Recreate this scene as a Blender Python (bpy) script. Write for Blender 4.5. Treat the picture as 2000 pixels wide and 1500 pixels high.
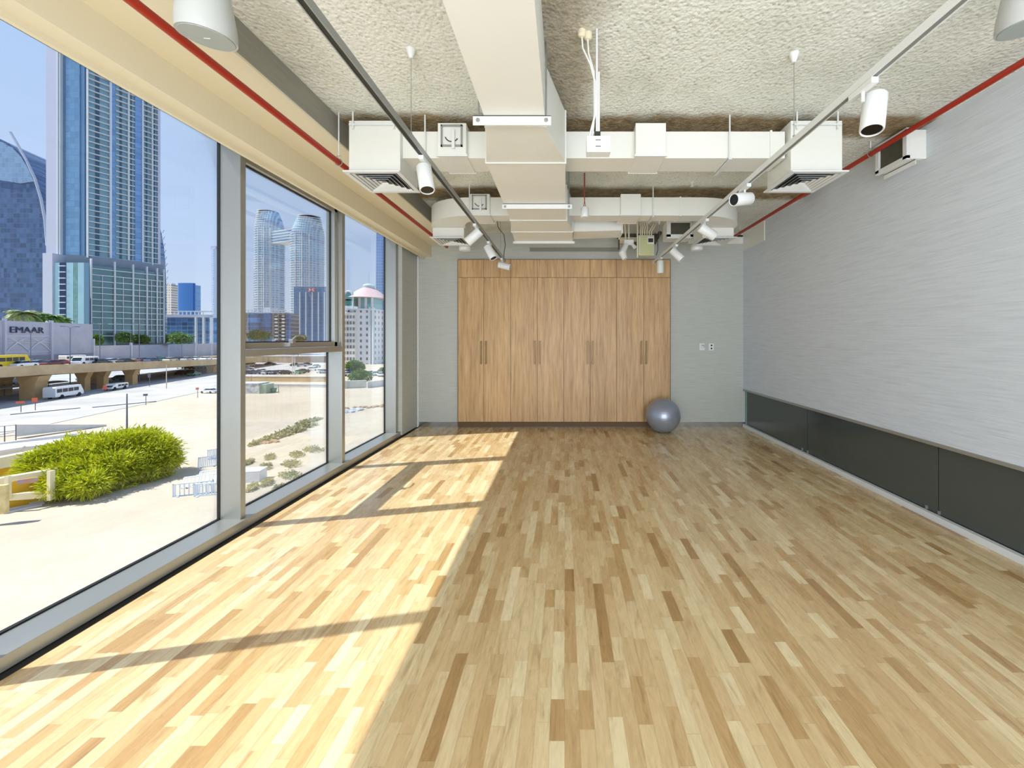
import bpy, bmesh, math, random
from mathutils import Vector, Matrix, Euler
random.seed(7)
S = bpy.context.scene
COL = S.collection
for _o in list(bpy.data.objects): bpy.data.objects.remove(_o)

# ------------------------------------------------------------ camera
CAMZ = 1.5
cam = bpy.data.cameras.new('camera'); cam_o = bpy.data.objects.new('camera', cam); COL.objects.link(cam_o)
cam_o.location = (0, 0, CAMZ); cam_o.rotation_euler = (math.pi/2, 0, 0)
cam.sensor_fit = 'HORIZONTAL'; cam.sensor_width = 36.0; cam.lens = 36.0*750/2000
cam.shift_x = -103/2000; cam.shift_y = -88/2000
cam.clip_start = 0.02; cam.clip_end = 4000
S.camera = cam_o

# ------------------------------------------------------------ exposure
vs = S.view_settings
vs.view_transform = 'Standard'; vs.look = 'None'; vs.gamma = 1.0; vs.use_curve_mapping = False
vs.exposure = 0.0
S.cycles.use_denoising = True
S.cycles.max_bounces = 12; S.cycles.diffuse_bounces = 6; S.cycles.transparent_max_bounces = 16
S.cycles.sample_clamp_indirect = 6.0

# ------------------------------------------------------------ sky
W = bpy.data.worlds.new('world'); S.world = W; W.use_nodes = True
wn = W.node_tree; wn.nodes.clear()
wo = wn.nodes.new('ShaderNodeOutputWorld'); wb = wn.nodes.new('ShaderNodeBackground')
wt = wn.nodes.new('ShaderNodeTexCoord'); wsx = wn.nodes.new('ShaderNodeSeparateXYZ'); wr = wn.nodes.new('ShaderNodeValToRGB')
wn.links.new(wt.outputs['Generated'], wsx.inputs[0]); wn.links.new(wsx.outputs['Z'], wr.inputs[0])
wn.links.new(wr.outputs[0], wb.inputs[0]); wn.links.new(wb.outputs[0], wo.inputs[0])
e = wr.color_ramp.elements
e[0].position = 0.0; e[0].color = (0.72, 0.80, 0.95, 1)
e[1].position = 1.0; e[1].color = (0.34, 0.52, 0.92, 1)
k = wr.color_ramp.elements.new(0.18); k.color = (0.60, 0.74, 1.0, 1)
k = wr.color_ramp.elements.new(0.5); k.color = (0.50, 0.67, 0.98, 1)
wb.inputs[1].default_value = 0.95

# ------------------------------------------------------------ sun
sl = bpy.data.lights.new('sun', 'SUN'); sl.energy = 7.6; sl.angle = math.radians(0.55); sl.color = (1.0, 0.965, 0.89)
so = bpy.data.objects.new('sun', sl); COL.objects.link(so)
SUN = Vector((1.0, 0.222, -1.54)).normalized()
so.rotation_euler = SUN.to_track_quat('-Z', 'Y').to_euler()

# ------------------------------------------------------------ added fill lights behind the camera, the lower one tilted up
def area(name, loc, rot, sx, sy, power, color):
    l = bpy.data.lights.new(name, 'AREA'); l.shape = 'RECTANGLE'; l.size = sx; l.size_y = sy; l.energy = power; l.color = color
    o = bpy.data.objects.new(name, l); COL.objects.link(o); o.location = loc; o.rotation_euler = rot
    return o
area('rear_fill', (0.3, -2.6, 0.7), (math.radians(140), 0, 0), 5.0, 2.4, 330, (0.84, 0.90, 1.0))
area('rear_fill_high', (0.3, -3.75, 2.3), (math.radians(88), 0, 0), 5.0, 1.4, 130, (0.86, 0.92, 1.0))

# ============================================================ helpers
def px(u, v, Y): return ((u-1103)*Y/750.0, Y, CAMZ-(v-662)*Y/750.0)
def lin(c):
    return tuple((x/255/12.92 if x/255 <= .04045 else ((x/255+.055)/1.055)**2.4) for x in c)

class B:
    def __init__(s): s.v = []; s.f = []
    def add(s, vs, fs):
        n = len(s.v); s.v += [tuple(v) for v in vs]; s.f += [tuple(i+n for i in f) for f in fs]; return s
    def box(s, x0, y0, z0, x1, y1, z1):
        x0, x1 = min(x0,x1), max(x0,x1); y0, y1 = min(y0,y1), max(y0,y1); z0, z1 = min(z0,z1), max(z0,z1)
        return s.add([(x0,y0,z0),(x1,y0,z0),(x1,y1,z0),(x0,y1,z0),(x0,y0,z1),(x1,y0,z1),(x1,y1,z1),(x0,y1,z1)],
                     [(0,3,2,1),(4,5,6,7),(0,1,5,4),(1,2,6,5),(2,3,7,6),(3,0,4,7)])
    def obox(s, c, u, hu, hv, hz):      # box centred c, half length hu along (ux,uy), half width hv across, half height hz
        ux, uy = u; l = math.hypot(ux, uy); ux /= l; uy /= l; vx, vy = -uy, ux
        P = []
        for z in (-hz, hz):
            for a, b in ((-1,-1),(1,-1),(1,1),(-1,1)):
                P.append((c[0]+a*hu*ux+b*hv*vx, c[1]+a*hu*uy+b*hv*vy, c[2]+z))
        return s.add(P, [(0,3,2,1),(4,5,6,7),(0,1,5,4),(1,2,6,5),(2,3,7,6),(3,0,4,7)])
    def loft(s, rings, cap=True):       # rings: lists of equal length
        n = len(rings[0]); vs = [p for r in rings for p in r]; fs = []
        for i in range(len(rings)-1):
            for j in range(n):
                fs.append((i*n+j, i*n+(j+1) % n, (i+1)*n+(j+1) % n, (i+1)*n+j))
        if cap: fs.append(tuple(range(n-1, -1, -1))); fs.append(tuple((len(rings)-1)*n+j for j in range(n)))
        return s.add(vs, fs)
    def prism(s, pts, z0, z1): return s.loft([[(x,y,z0) for x,y in pts],[(x,y,z1) for x,y in pts]])
    def cyl(s, p, q, r, n=16, r2=None, cap=True):
        p, q = Vector(p), Vector(q); d = (q-p).normalized(); a = d.orthogonal().normalized(); b = d.cross(a)
        r2 = r if r2 is None else r2
        R = [[tuple(c+(a*math.cos(t)+b*math.sin(t))*rr) for t in [2*math.pi*i/n for i in range(n)]] for c, rr in ((p,r),(q,r2))]
        return s.loft(R, cap)
    def tube(s, pts, r, n=8):
        pts = [Vector(p) for p in pts]; R = []; a = None
        for i, p in enumerate(pts):
            d = ((pts[min(i+1,len(pts)-1)]-pts[max(i-1,0)])).normalized()
            a = d.orthogonal().normalized() if a is None else (a-d*a.dot(d)).normalized()
            b = d.cross(a)
            R.append([tuple(p+(a*math.cos(t)+b*math.sin(t))*r) for t in [2*math.pi*k/n for k in range(n)]])
        return s.loft(R)
    def lathe(s, c, prof, n=24, sx=1, sy=1):   # prof (r,z)
        R = [[(c[0]+r*sx*math.cos(t), c[1]+r*sy*math.sin(t), c[2]+z) for t in [2*math.pi*i/n for i in range(n)]] for r, z in prof]
        return s.loft(R)
    def make(s, name, mat, parent=None, smooth=False, bevel=0, at=None):
        if parent is not None:
            L = Vector((0,0,0)); q = parent
            while q is not None: L += q.location; q = q.parent
            base = L; loc = Vector((0,0,0))
        else:
            base = Vector(at) if at is not None else Vector((0,0,0)); loc = base
        m = bpy.data.meshes.new(name); m.from_pydata([tuple(Vector(v)-base) for v in s.v], [], s.f); m.validate()
        bm = bmesh.new(); bm.from_mesh(m); bmesh.ops.recalc_face_normals(bm, faces=bm.faces); bm.to_mesh(m); bm.free()
        m.materials.append(mat)
        if smooth:
            for p in m.polygons: p.use_smooth = True
            if smooth != 'all':
                m.set_sharp_from_angle(angle=math.radians(40))
        o = bpy.data.objects.new(name, m); COL.objects.link(o); o.location = loc
        if parent is not None: o.parent = parent
        if bevel:
            b = o.modifiers.new('bevel', 'BEVEL'); b.width = bevel; b.segments = 2; b.limit_method = 'ANGLE'; b.angle_limit = math.radians(40)
        return o

def tag(o, label=None, cat=None, group=None, kind=None):
    if label: o['label'] = label
    if cat: o['category'] = cat
    if group: o['group'] = group
    if kind: o['kind'] = kind
    return o
def thing(name, label, cat, loc, group=None):
    o = bpy.data.objects.new(name, None); COL.objects.link(o); o.location = loc; o.empty_display_size = 0.1
    return tag(o, label, cat, group)
def struct(name, b, mat, at=None, label=None, **k):
    o = b.make(name, mat, None, at=at, **k); o['kind'] = 'structure'
    o['label'] = label or name.replace('_', ' ')
    return o
def structroot(name, loc, label):
    o = bpy.data.objects.new(name, None); COL.objects.link(o); o.location = loc; o['kind'] = 'structure'; o['label'] = label; return o
def copy_tree(o, parent=None):
    c = o.copy(); COL.objects.link(c); c.parent = parent
    for ch in list(o.children): copy_tree(ch, c)
    return c

# ------------------------------------------------------------ materials
class NT:
    def __init__(s, name):
        s.m = bpy.data.materials.new(name); s.m.use_nodes = True; s.t = s.m.node_tree; s.t.nodes.clear()
        s.out = s.n('ShaderNodeOutputMaterial')
    def n(s, typ, props=None, **ins):
        nd = s.t.nodes.new(typ)
        for k_, v in (props or {}).items(): setattr(nd, k_, v)
        for k_, v in ins.items():
            s.set(nd, k_, v)
        return nd
    def set(s, nd, key, v):
        key = {'_0':0,'_1':1,'_2':2}.get(key, key.replace('_', ' ') if isinstance(key, str) else key)
        i = nd.inputs[key]
        if hasattr(v, 'is_linked') or isinstance(v, bpy.types.NodeSocket): s.t.links.new(v, i)
        else: i.default_value = v
    def math(s, op, a, b=0.0, c=None):
        nd = s.t.nodes.new('ShaderNodeMath'); nd.operation = op
        for i, v in enumerate((a, b) if c is None else (a, b, c)):
            if isinstance(v, bpy.types.NodeSocket): s.t.links.new(v, nd.inputs[i])
            else: nd.inputs[i].default_value = v
        return nd.outputs[0]
    def mix(s, f, a, b, mode='MIX'):
        nd = s.t.nodes.new('ShaderNodeMix'); nd.data_type = 'RGBA'; nd.blend_type = mode
        for i, v in ((0, f), (6, a), (7, b)):
            if isinstance(v, bpy.types.NodeSocket): s.t.links.new(v, nd.inputs[i])
            else: nd.inputs[i].default_value = v if i == 0 else (*v[:3], 1)
        return nd.outputs[2]
    def coord(s, which='Object', scale=(1,1,1), rot=(0,0,0), loc=(0,0,0)):
        tc = s.n('ShaderNodeTexCoord'); mp = s.n('ShaderNodeMapping'); s.t.links.new(tc.outputs[which], mp.inputs[0])
        mp.inputs['Scale'].default_value = scale; mp.inputs['Rotation'].default_value = rot; mp.inputs['Location'].default_value = loc
        return mp.outputs[0]
    def noise(s, vec, scale, detail=3, rough=.5, out='Fac', dist=0):
        nd = s.n('ShaderNodeTexNoise'); s.t.links.new(vec, nd.inputs['Vector']); nd.inputs['Scale'].default_value = scale
        nd.inputs['Detail'].default_value = detail; nd.inputs['Roughness'].default_value = rough; nd.inputs['Distortion'].default_value = dist
        return nd.outputs[out]
    def ramp(s, f, stops):
        nd = s.t.nodes.new('ShaderNodeValToRGB'); el = nd.color_ramp.elements
        while len(el) > 1: el.remove(el[-1])
        el[0].position = stops[0][0]; el[0].color = (*stops[0][1][:3], 1)
        for p_, c_ in stops[1:]:
            x = el.new(p_); x.color = (*c_[:3], 1)
        s.t.links.new(f, nd.inputs[0]); return nd.outputs[0]
    def g(s, v): return (v, v, v)
    def bsdf(s, color, rough=.5, metal=0, spec=.5, bump=None, bstr=.2, bdist=.01, coat=0, coatr=.1):
        p = s.n('ShaderNodeBsdfPrincipled')
        for k_, v in (('Base Color', color), ('Roughness', rough), ('Metallic', metal), ('Specular IOR Level', spec), ('Coat Weight', coat), ('Coat Roughness', coatr)):
            if isinstance(v, bpy.types.NodeSocket): s.t.links.new(v, p.inputs[k_])
            else: p.inputs[k_].default_value = (*v[:3], 1) if isinstance(v, tuple) else v
        if bump is not None:
            bn = s.n('ShaderNodeBump'); s.t.links.new(bump, bn.inputs['Height']); bn.inputs['Strength'].default_value = bstr; bn.inputs['Distance'].default_value = bdist
            s.t.links.new(bn.outputs[0], p.inputs['Normal'])
        s.t.links.new(p.outputs[0], s.out.inputs[0]); return s.m

def plain(name, rgb, rough=.5, metal=0, var=.04, scale=6, spec=.5):
    t = NT(name); c = lin(rgb); v = t.coord()
    f = t.noise(v, scale, 3)
    col = t.mix(f, tuple(x*(1-var) for x in c), tuple(min(1, x*(1+var)) for x in c))
    return t.bsdf(col, rough, metal, spec)

def m_floor():
    t = NT('maple_strip_floor'); tc = t.n('ShaderNodeTexCoord'); sx = t.n('ShaderNodeSeparateXYZ'); t.t.links.new(tc.outputs['Object'], sx.inputs[0])
    X, Y = sx.outputs['X'], sx.outputs['Y']
    w = 0.0575
    u = t.math('DIVIDE', X, w); col = t.math('FLOOR', u); fu = t.math('FRACT', u)
    wn1 = t.n('ShaderNodeTexWhiteNoise', {'noise_dimensions': '1D'}); t.t.links.new(col, wn1.inputs['W'])
    r1 = wn1.outputs['Value']
    ln = t.math('MULTIPLY_ADD', r1, 0.20, 0.20)
    off = t.math('MULTIPLY', r1, 17.3)
    vv = t.math('ADD', t.math('DIVIDE', Y, ln), off)
    # uneven board lengths
    vv = t.math('ADD', vv, t.math('MULTIPLY', t.math('SINE', t.math('MULTIPLY', vv, 2.1)), 0.30))
    seg = t.math('FLOOR', vv); fv = t.math('FRACT', vv)
    cb = t.n('ShaderNodeCombineXYZ'); t.t.links.new(col, cb.inputs[0]); t.t.links.new(seg, cb.inputs[1])
    wn2 = t.n('ShaderNodeTexWhiteNoise', {'noise_dimensions': '2D'}); t.t.links.new(cb.outputs[0], wn2.inputs['Vector'])
    rv = wn2.outputs['Value']
    base = t.ramp(rv, [(0, lin((172,137,90))), (.08, lin((193,160,112))), (.25, lin((206,178,133))), (.6, lin((214,189,145))), (.85, lin((220,199,157))), (1, lin((230,213,174)))])
    # grain: stretched noise shifted per board
    cg = t.n('ShaderNodeCombineXYZ')
    t.t.links.new(t.math('ADD', t.math('MULTIPLY', X, 22.0), t.math('MULTIPLY', rv, 50.0)), cg.inputs[0])
    t.t.links.new(t.math('ADD', t.math('MULTIPLY', Y, 3.0), t.math('MULTIPLY', rv, 30.0)), cg.inputs[1])
    g1 = t.noise(cg.outputs[0], 1.0, 5, .6, dist=1.2)
    g2 = t.noise(cg.outputs[0], 4.0, 3, .5, dist=.6)
    gg = t.ramp(g1, [(.30, (.64,.56,.47)), (.43, (.93,.915,.89)), (.56, (1,1,1)), (.7, (1.0,.98,.95))])
    c = t.mix(.85, base, t.mix(1.0, base, gg, 'MULTIPLY'))
    g3 = t.ramp(g2, [(.35, (.86,.83,.78)), (.55, (1,1,1))])
    c = t.mix(.6, c, t.mix(1.0, c, g3, 'MULTIPLY'))
    e1 = t.math('LESS_THAN', t.math('MINIMUM', fu, t.math('SUBTRACT', 1.0, fu)), 0.018)
    e2 = t.math('LESS_THAN', t.math('MINIMUM', fv, t.math('SUBTRACT', 1.0, fv)), 0.003)
    ed = t.math('MAXIMUM', e1, e2)
    c = t.mix(t.math('MULTIPLY', ed, .38), c, (.25,.14,.06))
    rough = t.math('MULTIPLY_ADD', g1, .14, .20)
    return t.bsdf(c, rough, 0, .6, bump=t.math('SUBTRACT', t.math('MULTIPLY', g1, .25), ed), bstr=.06, bdist=.002)

def m_paper(name, rgb, axis):     # woven-look wallpaper: long thin horizontal streaks
    t = NT(name); c = lin(rgb)
    sc = (1.6, 1.6, 42) if axis == 'x' else (1.6, 1.6, 42)
    v = t.coord('Object', sc)
    f = t.noise(v, 2.2, 4, .62, dist=.25); f2 = t.noise(v, 6.0, 2, .5)
    col = t.ramp(f, [(.32, tuple(x*.90 for x in c)), (.5, c), (.68, tuple(min(1, x*1.07) for x in c))])
    return t.bsdf(col, .55, 0, .35, bump=t.math('ADD', f, t.math('MULTIPLY', f2, .4)), bstr=.2, bdist=.004)

def m_ceiling():
    t = NT('sprayed_plaster_ceiling'); v = t.coord('Object')
    n1 = t.noise(v, 40, 4, .6); vo = t.n('ShaderNodeTexVoronoi', {'feature': 'SMOOTH_F1'}); t.t.links.new(v, vo.inputs['Vector']); vo.inputs['Scale'].default_value = 48
    n2 = t.noise(v, 2.2, 4, .6)
    col = t.ramp(n2, [(.3, lin((202,205,196))), (.5, lin((217,220,213))), (.75, lin((226,229,224)))])
    sp = t.ramp(n1, [(.30, (.58,.57,.50)), (.45, (1,1,1))])
    col = t.mix(.8, col, t.mix(1, col, sp, 'MULTIPLY'))
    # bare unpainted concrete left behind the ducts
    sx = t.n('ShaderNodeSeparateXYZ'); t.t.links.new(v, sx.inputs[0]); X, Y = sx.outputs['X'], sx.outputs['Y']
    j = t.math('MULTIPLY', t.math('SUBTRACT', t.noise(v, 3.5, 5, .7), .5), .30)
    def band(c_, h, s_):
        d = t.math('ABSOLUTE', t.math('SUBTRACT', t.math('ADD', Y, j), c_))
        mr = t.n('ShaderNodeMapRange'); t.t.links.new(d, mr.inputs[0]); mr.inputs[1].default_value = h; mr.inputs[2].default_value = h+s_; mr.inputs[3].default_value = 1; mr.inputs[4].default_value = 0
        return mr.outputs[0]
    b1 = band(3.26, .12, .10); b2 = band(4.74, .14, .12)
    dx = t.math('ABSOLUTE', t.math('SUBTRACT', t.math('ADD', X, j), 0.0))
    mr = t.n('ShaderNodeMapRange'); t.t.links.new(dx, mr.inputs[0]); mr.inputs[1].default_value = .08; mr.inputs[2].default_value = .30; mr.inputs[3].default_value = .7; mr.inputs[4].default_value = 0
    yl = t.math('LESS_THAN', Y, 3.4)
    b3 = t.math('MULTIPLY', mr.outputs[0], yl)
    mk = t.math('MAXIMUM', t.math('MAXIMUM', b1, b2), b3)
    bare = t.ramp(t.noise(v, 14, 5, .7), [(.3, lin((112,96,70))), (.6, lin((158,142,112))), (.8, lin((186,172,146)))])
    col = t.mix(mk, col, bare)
    h = t.math('ADD', n1, t.math('MULTIPLY', vo.outputs['Distance'], .9))
    return t.bsdf(col, .9, 0, .15, bump=h, bstr=.55, bdist=.015)

def m_wood():
    t = NT('light_oak_laminate'); oi = t.n('ShaderNodeObjectInfo')
    v = t.coord('Object', (1, 1, .055)); 
    vm = t.n('ShaderNodeVectorMath', {'operation': 'ADD'}); t.t.links.new(v, vm.inputs[0])
    cb = t.n('ShaderNodeCombineXYZ'); t.t.links.new(t.math('MULTIPLY', oi.outputs['Random'], 37.0), cb.inputs[0]); t.t.links.new(cb.outputs[0], vm.inputs[1])
    g = t.noise(vm.outputs[0], 44, 5, .6, dist=.3); g2 = t.noise(vm.outputs[0], 7, 2, .5)
    c = t.ramp(g, [(.28, lin((162,126,86))), (.45, lin((186,152,110))), (.6, lin((197,165,123))), (.8, lin((208,178,138)))])
    c2 = t.ramp(g2, [(.35, (.88,.86,.84)), (.6, (1.04,1.03,1.02))])
    c = t.mix(1, c, c2, 'MULTIPLY')
    return t.bsdf(c, .42, 0, .4, bump=g, bstr=.06, bdist=.002)

def m_glass(name, tint, refl=.05, rough=0.0):
    t = NT(name)
    tr = t.n('ShaderNodeBsdfTransparent'); tr.inputs[0].default_value = (*tint, 1)
    gl = t.n('ShaderNodeBsdfGlossy'); gl.inputs['Roughness'].default_value = rough; gl.inputs[0].default_value = (.9,.95,1,1)
    fr = t.n('ShaderNodeFresnel'); fr.inputs[0].default_value = 1.3
    mx = t.n('ShaderNodeMixShader'); t.t.links.new(t.math('MULTIPLY', fr.outputs[0], refl*10), mx.inputs[0])
    t.t.links.new(tr.outputs[0], mx.inputs[1]); t.t.links.new(gl.outputs[0], mx.inputs[2]); t.t.links.new(mx.outputs[0], t.out.inputs[0])
    return t.m

FLOOR = m_floor(); CEIL = m_ceiling(); OAK = m_wood()
PAPER = m_paper('grey_textured_wallpaper', (178,183,179), 'x'); PAPERR = m_paper('pale_grey_textured_wallpaper', (198,206,215), 'y')
PAPERD = m_paper('beam_wallpaper', (140,138,128), 'y')
WHITE = plain('white_painted_duct', (218,220,215), .45, 0, .03, 4)
WHITE2 = plain('white_powder_coat', (213,217,218), .38, 0, .02, 4)
CREAM = plain('cream_painted_plaster', (218,210,184), .6, 0, .02, 3)
ALU = plain('silver_aluminium_frame', (164,165,160), .33, .55, .03, 3)
STEEL = plain('brushed_steel', (170,172,172), .22, .9, .05, 8)
CHROME = plain('grey_track_metal', (165,168,170), .3, .7, .04, 8)
BLACK = plain('black_gasket', (16,18,18), .5, 0, .1)
LENS = plain('black_lens', (6,7,7), .25, 0, .1)
RED = plain('red_painted_pipe', (152,38,16), .42, 0, .06, 10)
REDW = plain('red_wire', (150,60,44), .5)
BRASS = plain('brushed_bronze', (122,102,66), .4, .5, .06, 20)
DARKM = plain('dark_metal', (60,60,56), .4, .6)
GREY = plain('grey_plastic', (120,122,120), .5)
DUSTY = plain('dusty_duct_interior', (74,74,62), .8, 0, .3, 12)
PANELG = plain('pale_green_panel', (190,194,168), .5, 0, .05, 5)
GLASS = m_glass('clear_window_glass', (.96,.985,1.0), .03)
DGLASS = m_glass('smoked_glass', (.55,.60,.60), .10)
# ============================================================ the room
MY0 = -1.17; HC = 3.296; YB = 6.54; XR = 3.04; Y0 = -4.0
XG = -2.728; XS = -2.52
struct('floor', B().box(-2.56, Y0, -.12, 3.2, YB+.3, 0), FLOOR, label='maple strip sports floor')
struct('ceiling', B().box(-1.9, Y0, HC, 3.3, YB+.3, HC+.25), CEIL, label='rough sprayed white ceiling')
struct('wall_back', B().box(-2.56, YB, .087, 3.3, YB+.25, HC), PAPER, label='grey textured wall behind the wardrobe')
struct('wall_right', B().box(XR, Y0, .65, XR+.22, YB, HC), PAPERR, label='long pale grey textured wall above the dark glass band')
struct('wall_front', B().box(-2.9, Y0-.2, 0, 3.3, Y0, 3.5), CREAM, label='wall behind the camera')
struct('wall_left', B().box(-2.735, 5.90, .02, -2.50, YB, 3.06), PAPER, label='grey papered return wall beside the windows')
struct('trim_1', B().box(-2.512, YB-.030, .03, -2.478, YB-.004, 2.9), WHITE2, label='pale vertical corner strip')
# skirtings
struct('baseboard_back', B().box(-2.5, YB+.012, 0, 3.1, YB+.03, .09), STEEL, label='recessed steel skirting of the back wall')
struct('baseboard_left', B().box(-2.555, Y0, -.02, -2.475, YB, .003), BLACK, label='black floor gap along the window sill')
struct('wall_left_rear', B().box(XG-.012, Y0, 0, -2.55, MY0, 3.1), CREAM, label='solid part of the window wall behind the camera')
# header over the windows: papered beam, cream soffit box and drop face
struct('trim_2', B().box(-2.05, Y0, 3.102, -1.83, YB, HC+.1), PAPERD, label='dark grey papered beam face over the windows')
struct('trim_3', B().box(-2.267, Y0, 3.087, -1.83, YB, 3.102).box(-2.30, Y0, 2.894, -2.267, YB, 3.10), CREAM, label='cream plaster soffit above the windows')
struct('trim_4', B().box(-2.40, Y0, 2.894, -2.30, YB, 2.93).box(-2.40, Y0, 2.861, -2.376, YB, 2.93), CREAM, label='lower lip of the cream soffit')
struct('trim_5', B().box(XG-.012, Y0, 3.07, -2.30, YB, 3.5), CREAM, label='lintel above the window heads')
# window sill
sill = structroot('trim_6', (-2.6, 2, 0), 'deep aluminium window sill')
B().box(XG-.012, Y0, .006, XS, 5.90, .076).make('sill_board', ALU, sill, bevel=.002)
# outer slab edge so the sun cannot slip under
struct('trim_7', B().box(XG-.008, Y0, -.4, -2.57, YB, .004), CREAM, label='outer slab edge')

MY = [-1.17, .23, 1.63, 3.027, 4.409, 5.81]; MW = [.05, .05, .05, .05, .06, .09]
n = 0
for i in range(5, 0, -1):
    n += 1
    y0 = MY[i-1]+MW[i-1]; y1 = MY[i]
    desc = {1:'narrow window nearest the back wall', 2:'window with an opening sash and a crossbar', 3:'large fixed window in the foreground', 4:'window beside the camera', 5:'window behind the camera'}[n]
    w = structroot('window_%d' % n, (-2.65, y0, .076), desc)
    B().box(XG-.012, y1, .076, -2.557, y1+MW[i], 3.06).make('mullion', ALU, w, bevel=.002)
    if n == 2:
        B().box(XG-.012, y0, 1.357, -2.557, y1, 1.412).make('transom', ALU, w, bevel=.002)
        B().box(XG-.01, y0, .076, XG+.01, y1, 1.357).make('pane', GLASS, w)
        g = B()
        for a in ((y0, .076, y0+.006, 1.357), (y1-.004, .076, y1, 1.357), (y0, .076, y1, .084), (y0, 1.349, y1, 1.357)):
            g.box(XG-.011, a[0], a[1], XG+.013, a[2], a[3])
        g.make('gasket', BLACK, w)
        s0, s1, z0, z1 = y0+.004, y1-.02, 1.418, 2.99
        sf = B(); fw = .05
        sf.box(-2.672, s0, z0, -2.60, s0+fw, z1).box(-2.672, s1-fw, z0, -2.60, s1, z1).box(-2.672, s0, z0, -2.60, s1, z0+fw).box(-2.672, s0, z1-fw, -2.60, s1, z1)
        sa = sf.make('sash', ALU, w, bevel=.002)
        B().box(-2.66, s0+fw, z0+fw, -2.645, s1-fw, z1-fw).make('pane', GLASS, sa)
        g = B(); 
        for a in ((s0+fw, z0+fw, s0+fw+.006, z1-fw), (s1-fw-.004, z0+fw, s1-fw, z1-fw), (s0+fw, z0+fw, s1-fw, z0+fw+.01), (s0+fw, z1-fw-.01, s1-fw, z1-fw)):
            g.box(-2.662, a[0], a[1], -2.64, a[2], a[3])
        g.make('gasket', BLACK, sa)
        h = B().box(-2.60, 3.60, 1.428, -2.575, 3.68, 1.462).box(-2.60, 3.615, 1.46, -2.56, 3.655, 1.50)
        h.tube([(-2.575,3.63,1.49),(-2.56,3.66,1.525),(-2.555,3.72,1.532),(-2.555,3.765,1.522),(-2.555,3.775,1.505)], .0085, 8)
        h.make('handle', CHROME, w, smooth=True)
    else:
        B().box(XG-.01, y0, .076, XG+.01, y1, 3.06).make('pane', GLASS, w)
        g = B()
        for a in ((y0, .076, y0+.006, 3.06), (y1-.004, .076, y1, 3.06), (y0, .076, y1, .084), (y0, 3.05, y1, 3.06)):
            g.box(XG-.011, a[0], a[1], XG+.013, a[2], a[3])
        g.make('gasket', BLACK, w)
    # the blind pocket behind the soffit lip
    B().box(XG-.012, y0, 3.058, XG+.03, y1, 3.07).make('head_rail', ALU, w)

# smoked glass band low in the right wall
struct('wall_right_recess', B().box(XR+.45, Y0, 0, XR+.5, YB+.2, .8).box(XR, Y0, -.02, XR+.5, YB+.2, .004).box(XR+.2, Y0, .65, XR+.5, YB+.2, .7), plain('dark_recess', (120,122,118), .6), label='dark space behind the smoked glass')
struct('trim_8', B().box(XR-.012, Y0, .0, XR+.035, YB, .053), WHITE2, label='white floor rail under the smoked glass', bevel=.003)
struct('trim_9', B().box(XR-.008, Y0, .622, XR+.06, YB, .650), ALU, label='silver rail over the smoked glass')
SMOKE = plain('charcoal_back_panel', (70,77,75), .08)
w5 = structroot('window_6', (XR+.05, 4, .05), 'low band of smoked glass along the right wall')
ys = [Y0, .2, 1.7, 3.17, 4.88, 6.50]
for a, b_ in zip(ys[:-1], ys[1:]):
    B().box(XR+.045, a+.004, .053, XR+.057, b_-.004, .622).make('pane', SMOKE, w5)
for y in ys[1:-1]:
    for dy in (-.02, .09):
        B().box(XR+.032, y+dy, .055, XR+.062, y+dy+.014, .085).make('glass_clip', CHROME, w5)
B().box(XR+.03, 6.50, .053, XR+.07, YB, .622).make('end_frame', plain('green_glass_edge', (120,146,142), .3), w5)
# white painted end patches high on the back wall
struct('trim_10', B().box(2.1, YB-.012, 3.12, XR, YB, HC).box(XR-.012, 5.83, 3.0, XR, YB, HC), WHITE, label='white painted band above the wallpaper in the right corner')

# linear slot grille
gr = thing('slot_grille', 'long narrow grey slot grille on the back wall above the wardrobe', 'vent', (0.16, YB, 3.02))
B().box(-.60, YB-.012, 2.985, .93, YB-.001, 3.055).make('frame', plain('grey_grille', (150,148,136), .5), gr, bevel=.004)
b = B()
for k_ in range(3): b.box(-.585, YB-.016, 2.996+k_*.018, .915, YB-.010, 3.003+k_*.018)
b.make('slats', GREY, gr)

# ------------------------------------------------------------ wardrobe
wx0, wx1, wy, wz0, wz1 = -1.800, 1.777, 6.47, .105, 2.835
wd = thing('wardrobe', 'wide built-in oak wardrobe with eight tall doors along the back wall', 'wardrobe', (0, 6.5, 0))
B().box(wx0-.012, wy+.022, .02, wx1+.012, YB-.006, wz1+.012).make('carcass', plain('dark_oak_shadow_gap', (92,66,38), .6), wd)
B().box(wx0, wy+.035, 0.0, wx1, wy+.05, .105).make('plinth', plain('dark_plinth', (96,84,64), .4), wd)
du = [895.5, 945.6, 998, 1049.5, 1101, 1152, 1203.5, 1256, 1307.5]
xs = [wx0 + (u-895.5)/(1307.5-895.5)*(wx1-wx0) for u in du]
zs = 1.5+(662-542)*wy/750
for k_ in range(8):
    a, b_ = xs[k_]+.0025, xs[k_+1]-.0025
    d = B().box(a, wy, wz0, b_, wy+.020, zs-.003).make('door', OAK, wd, bevel=.001)
    B().box(a, wy, zs+.003, b_, wy+.020, wz1).make('upper_door', OAK, wd, bevel=.001)
    # D handles in pairs either side of the first, third, fifth and seventh joint
    hx = (xs[k_+1]-.042) if k_ % 2 == 0 else (xs[k_]+.042)
    zb, zt = 1.5-(711-662)*wy/750, 1.5-(666-662)*wy/750
    hb = B().box(hx-.011, wy-.040, zb, hx+.011, wy-.026, zt)
    hb.box(hx-.008, wy-.03, zb+.01, hx+.008, wy, zb+.03).box(hx-.008, wy-.03, zt-.03, hx+.008, wy, zt-.01)
    hb.make('handle', BRASS, d, bevel=.003)

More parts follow.
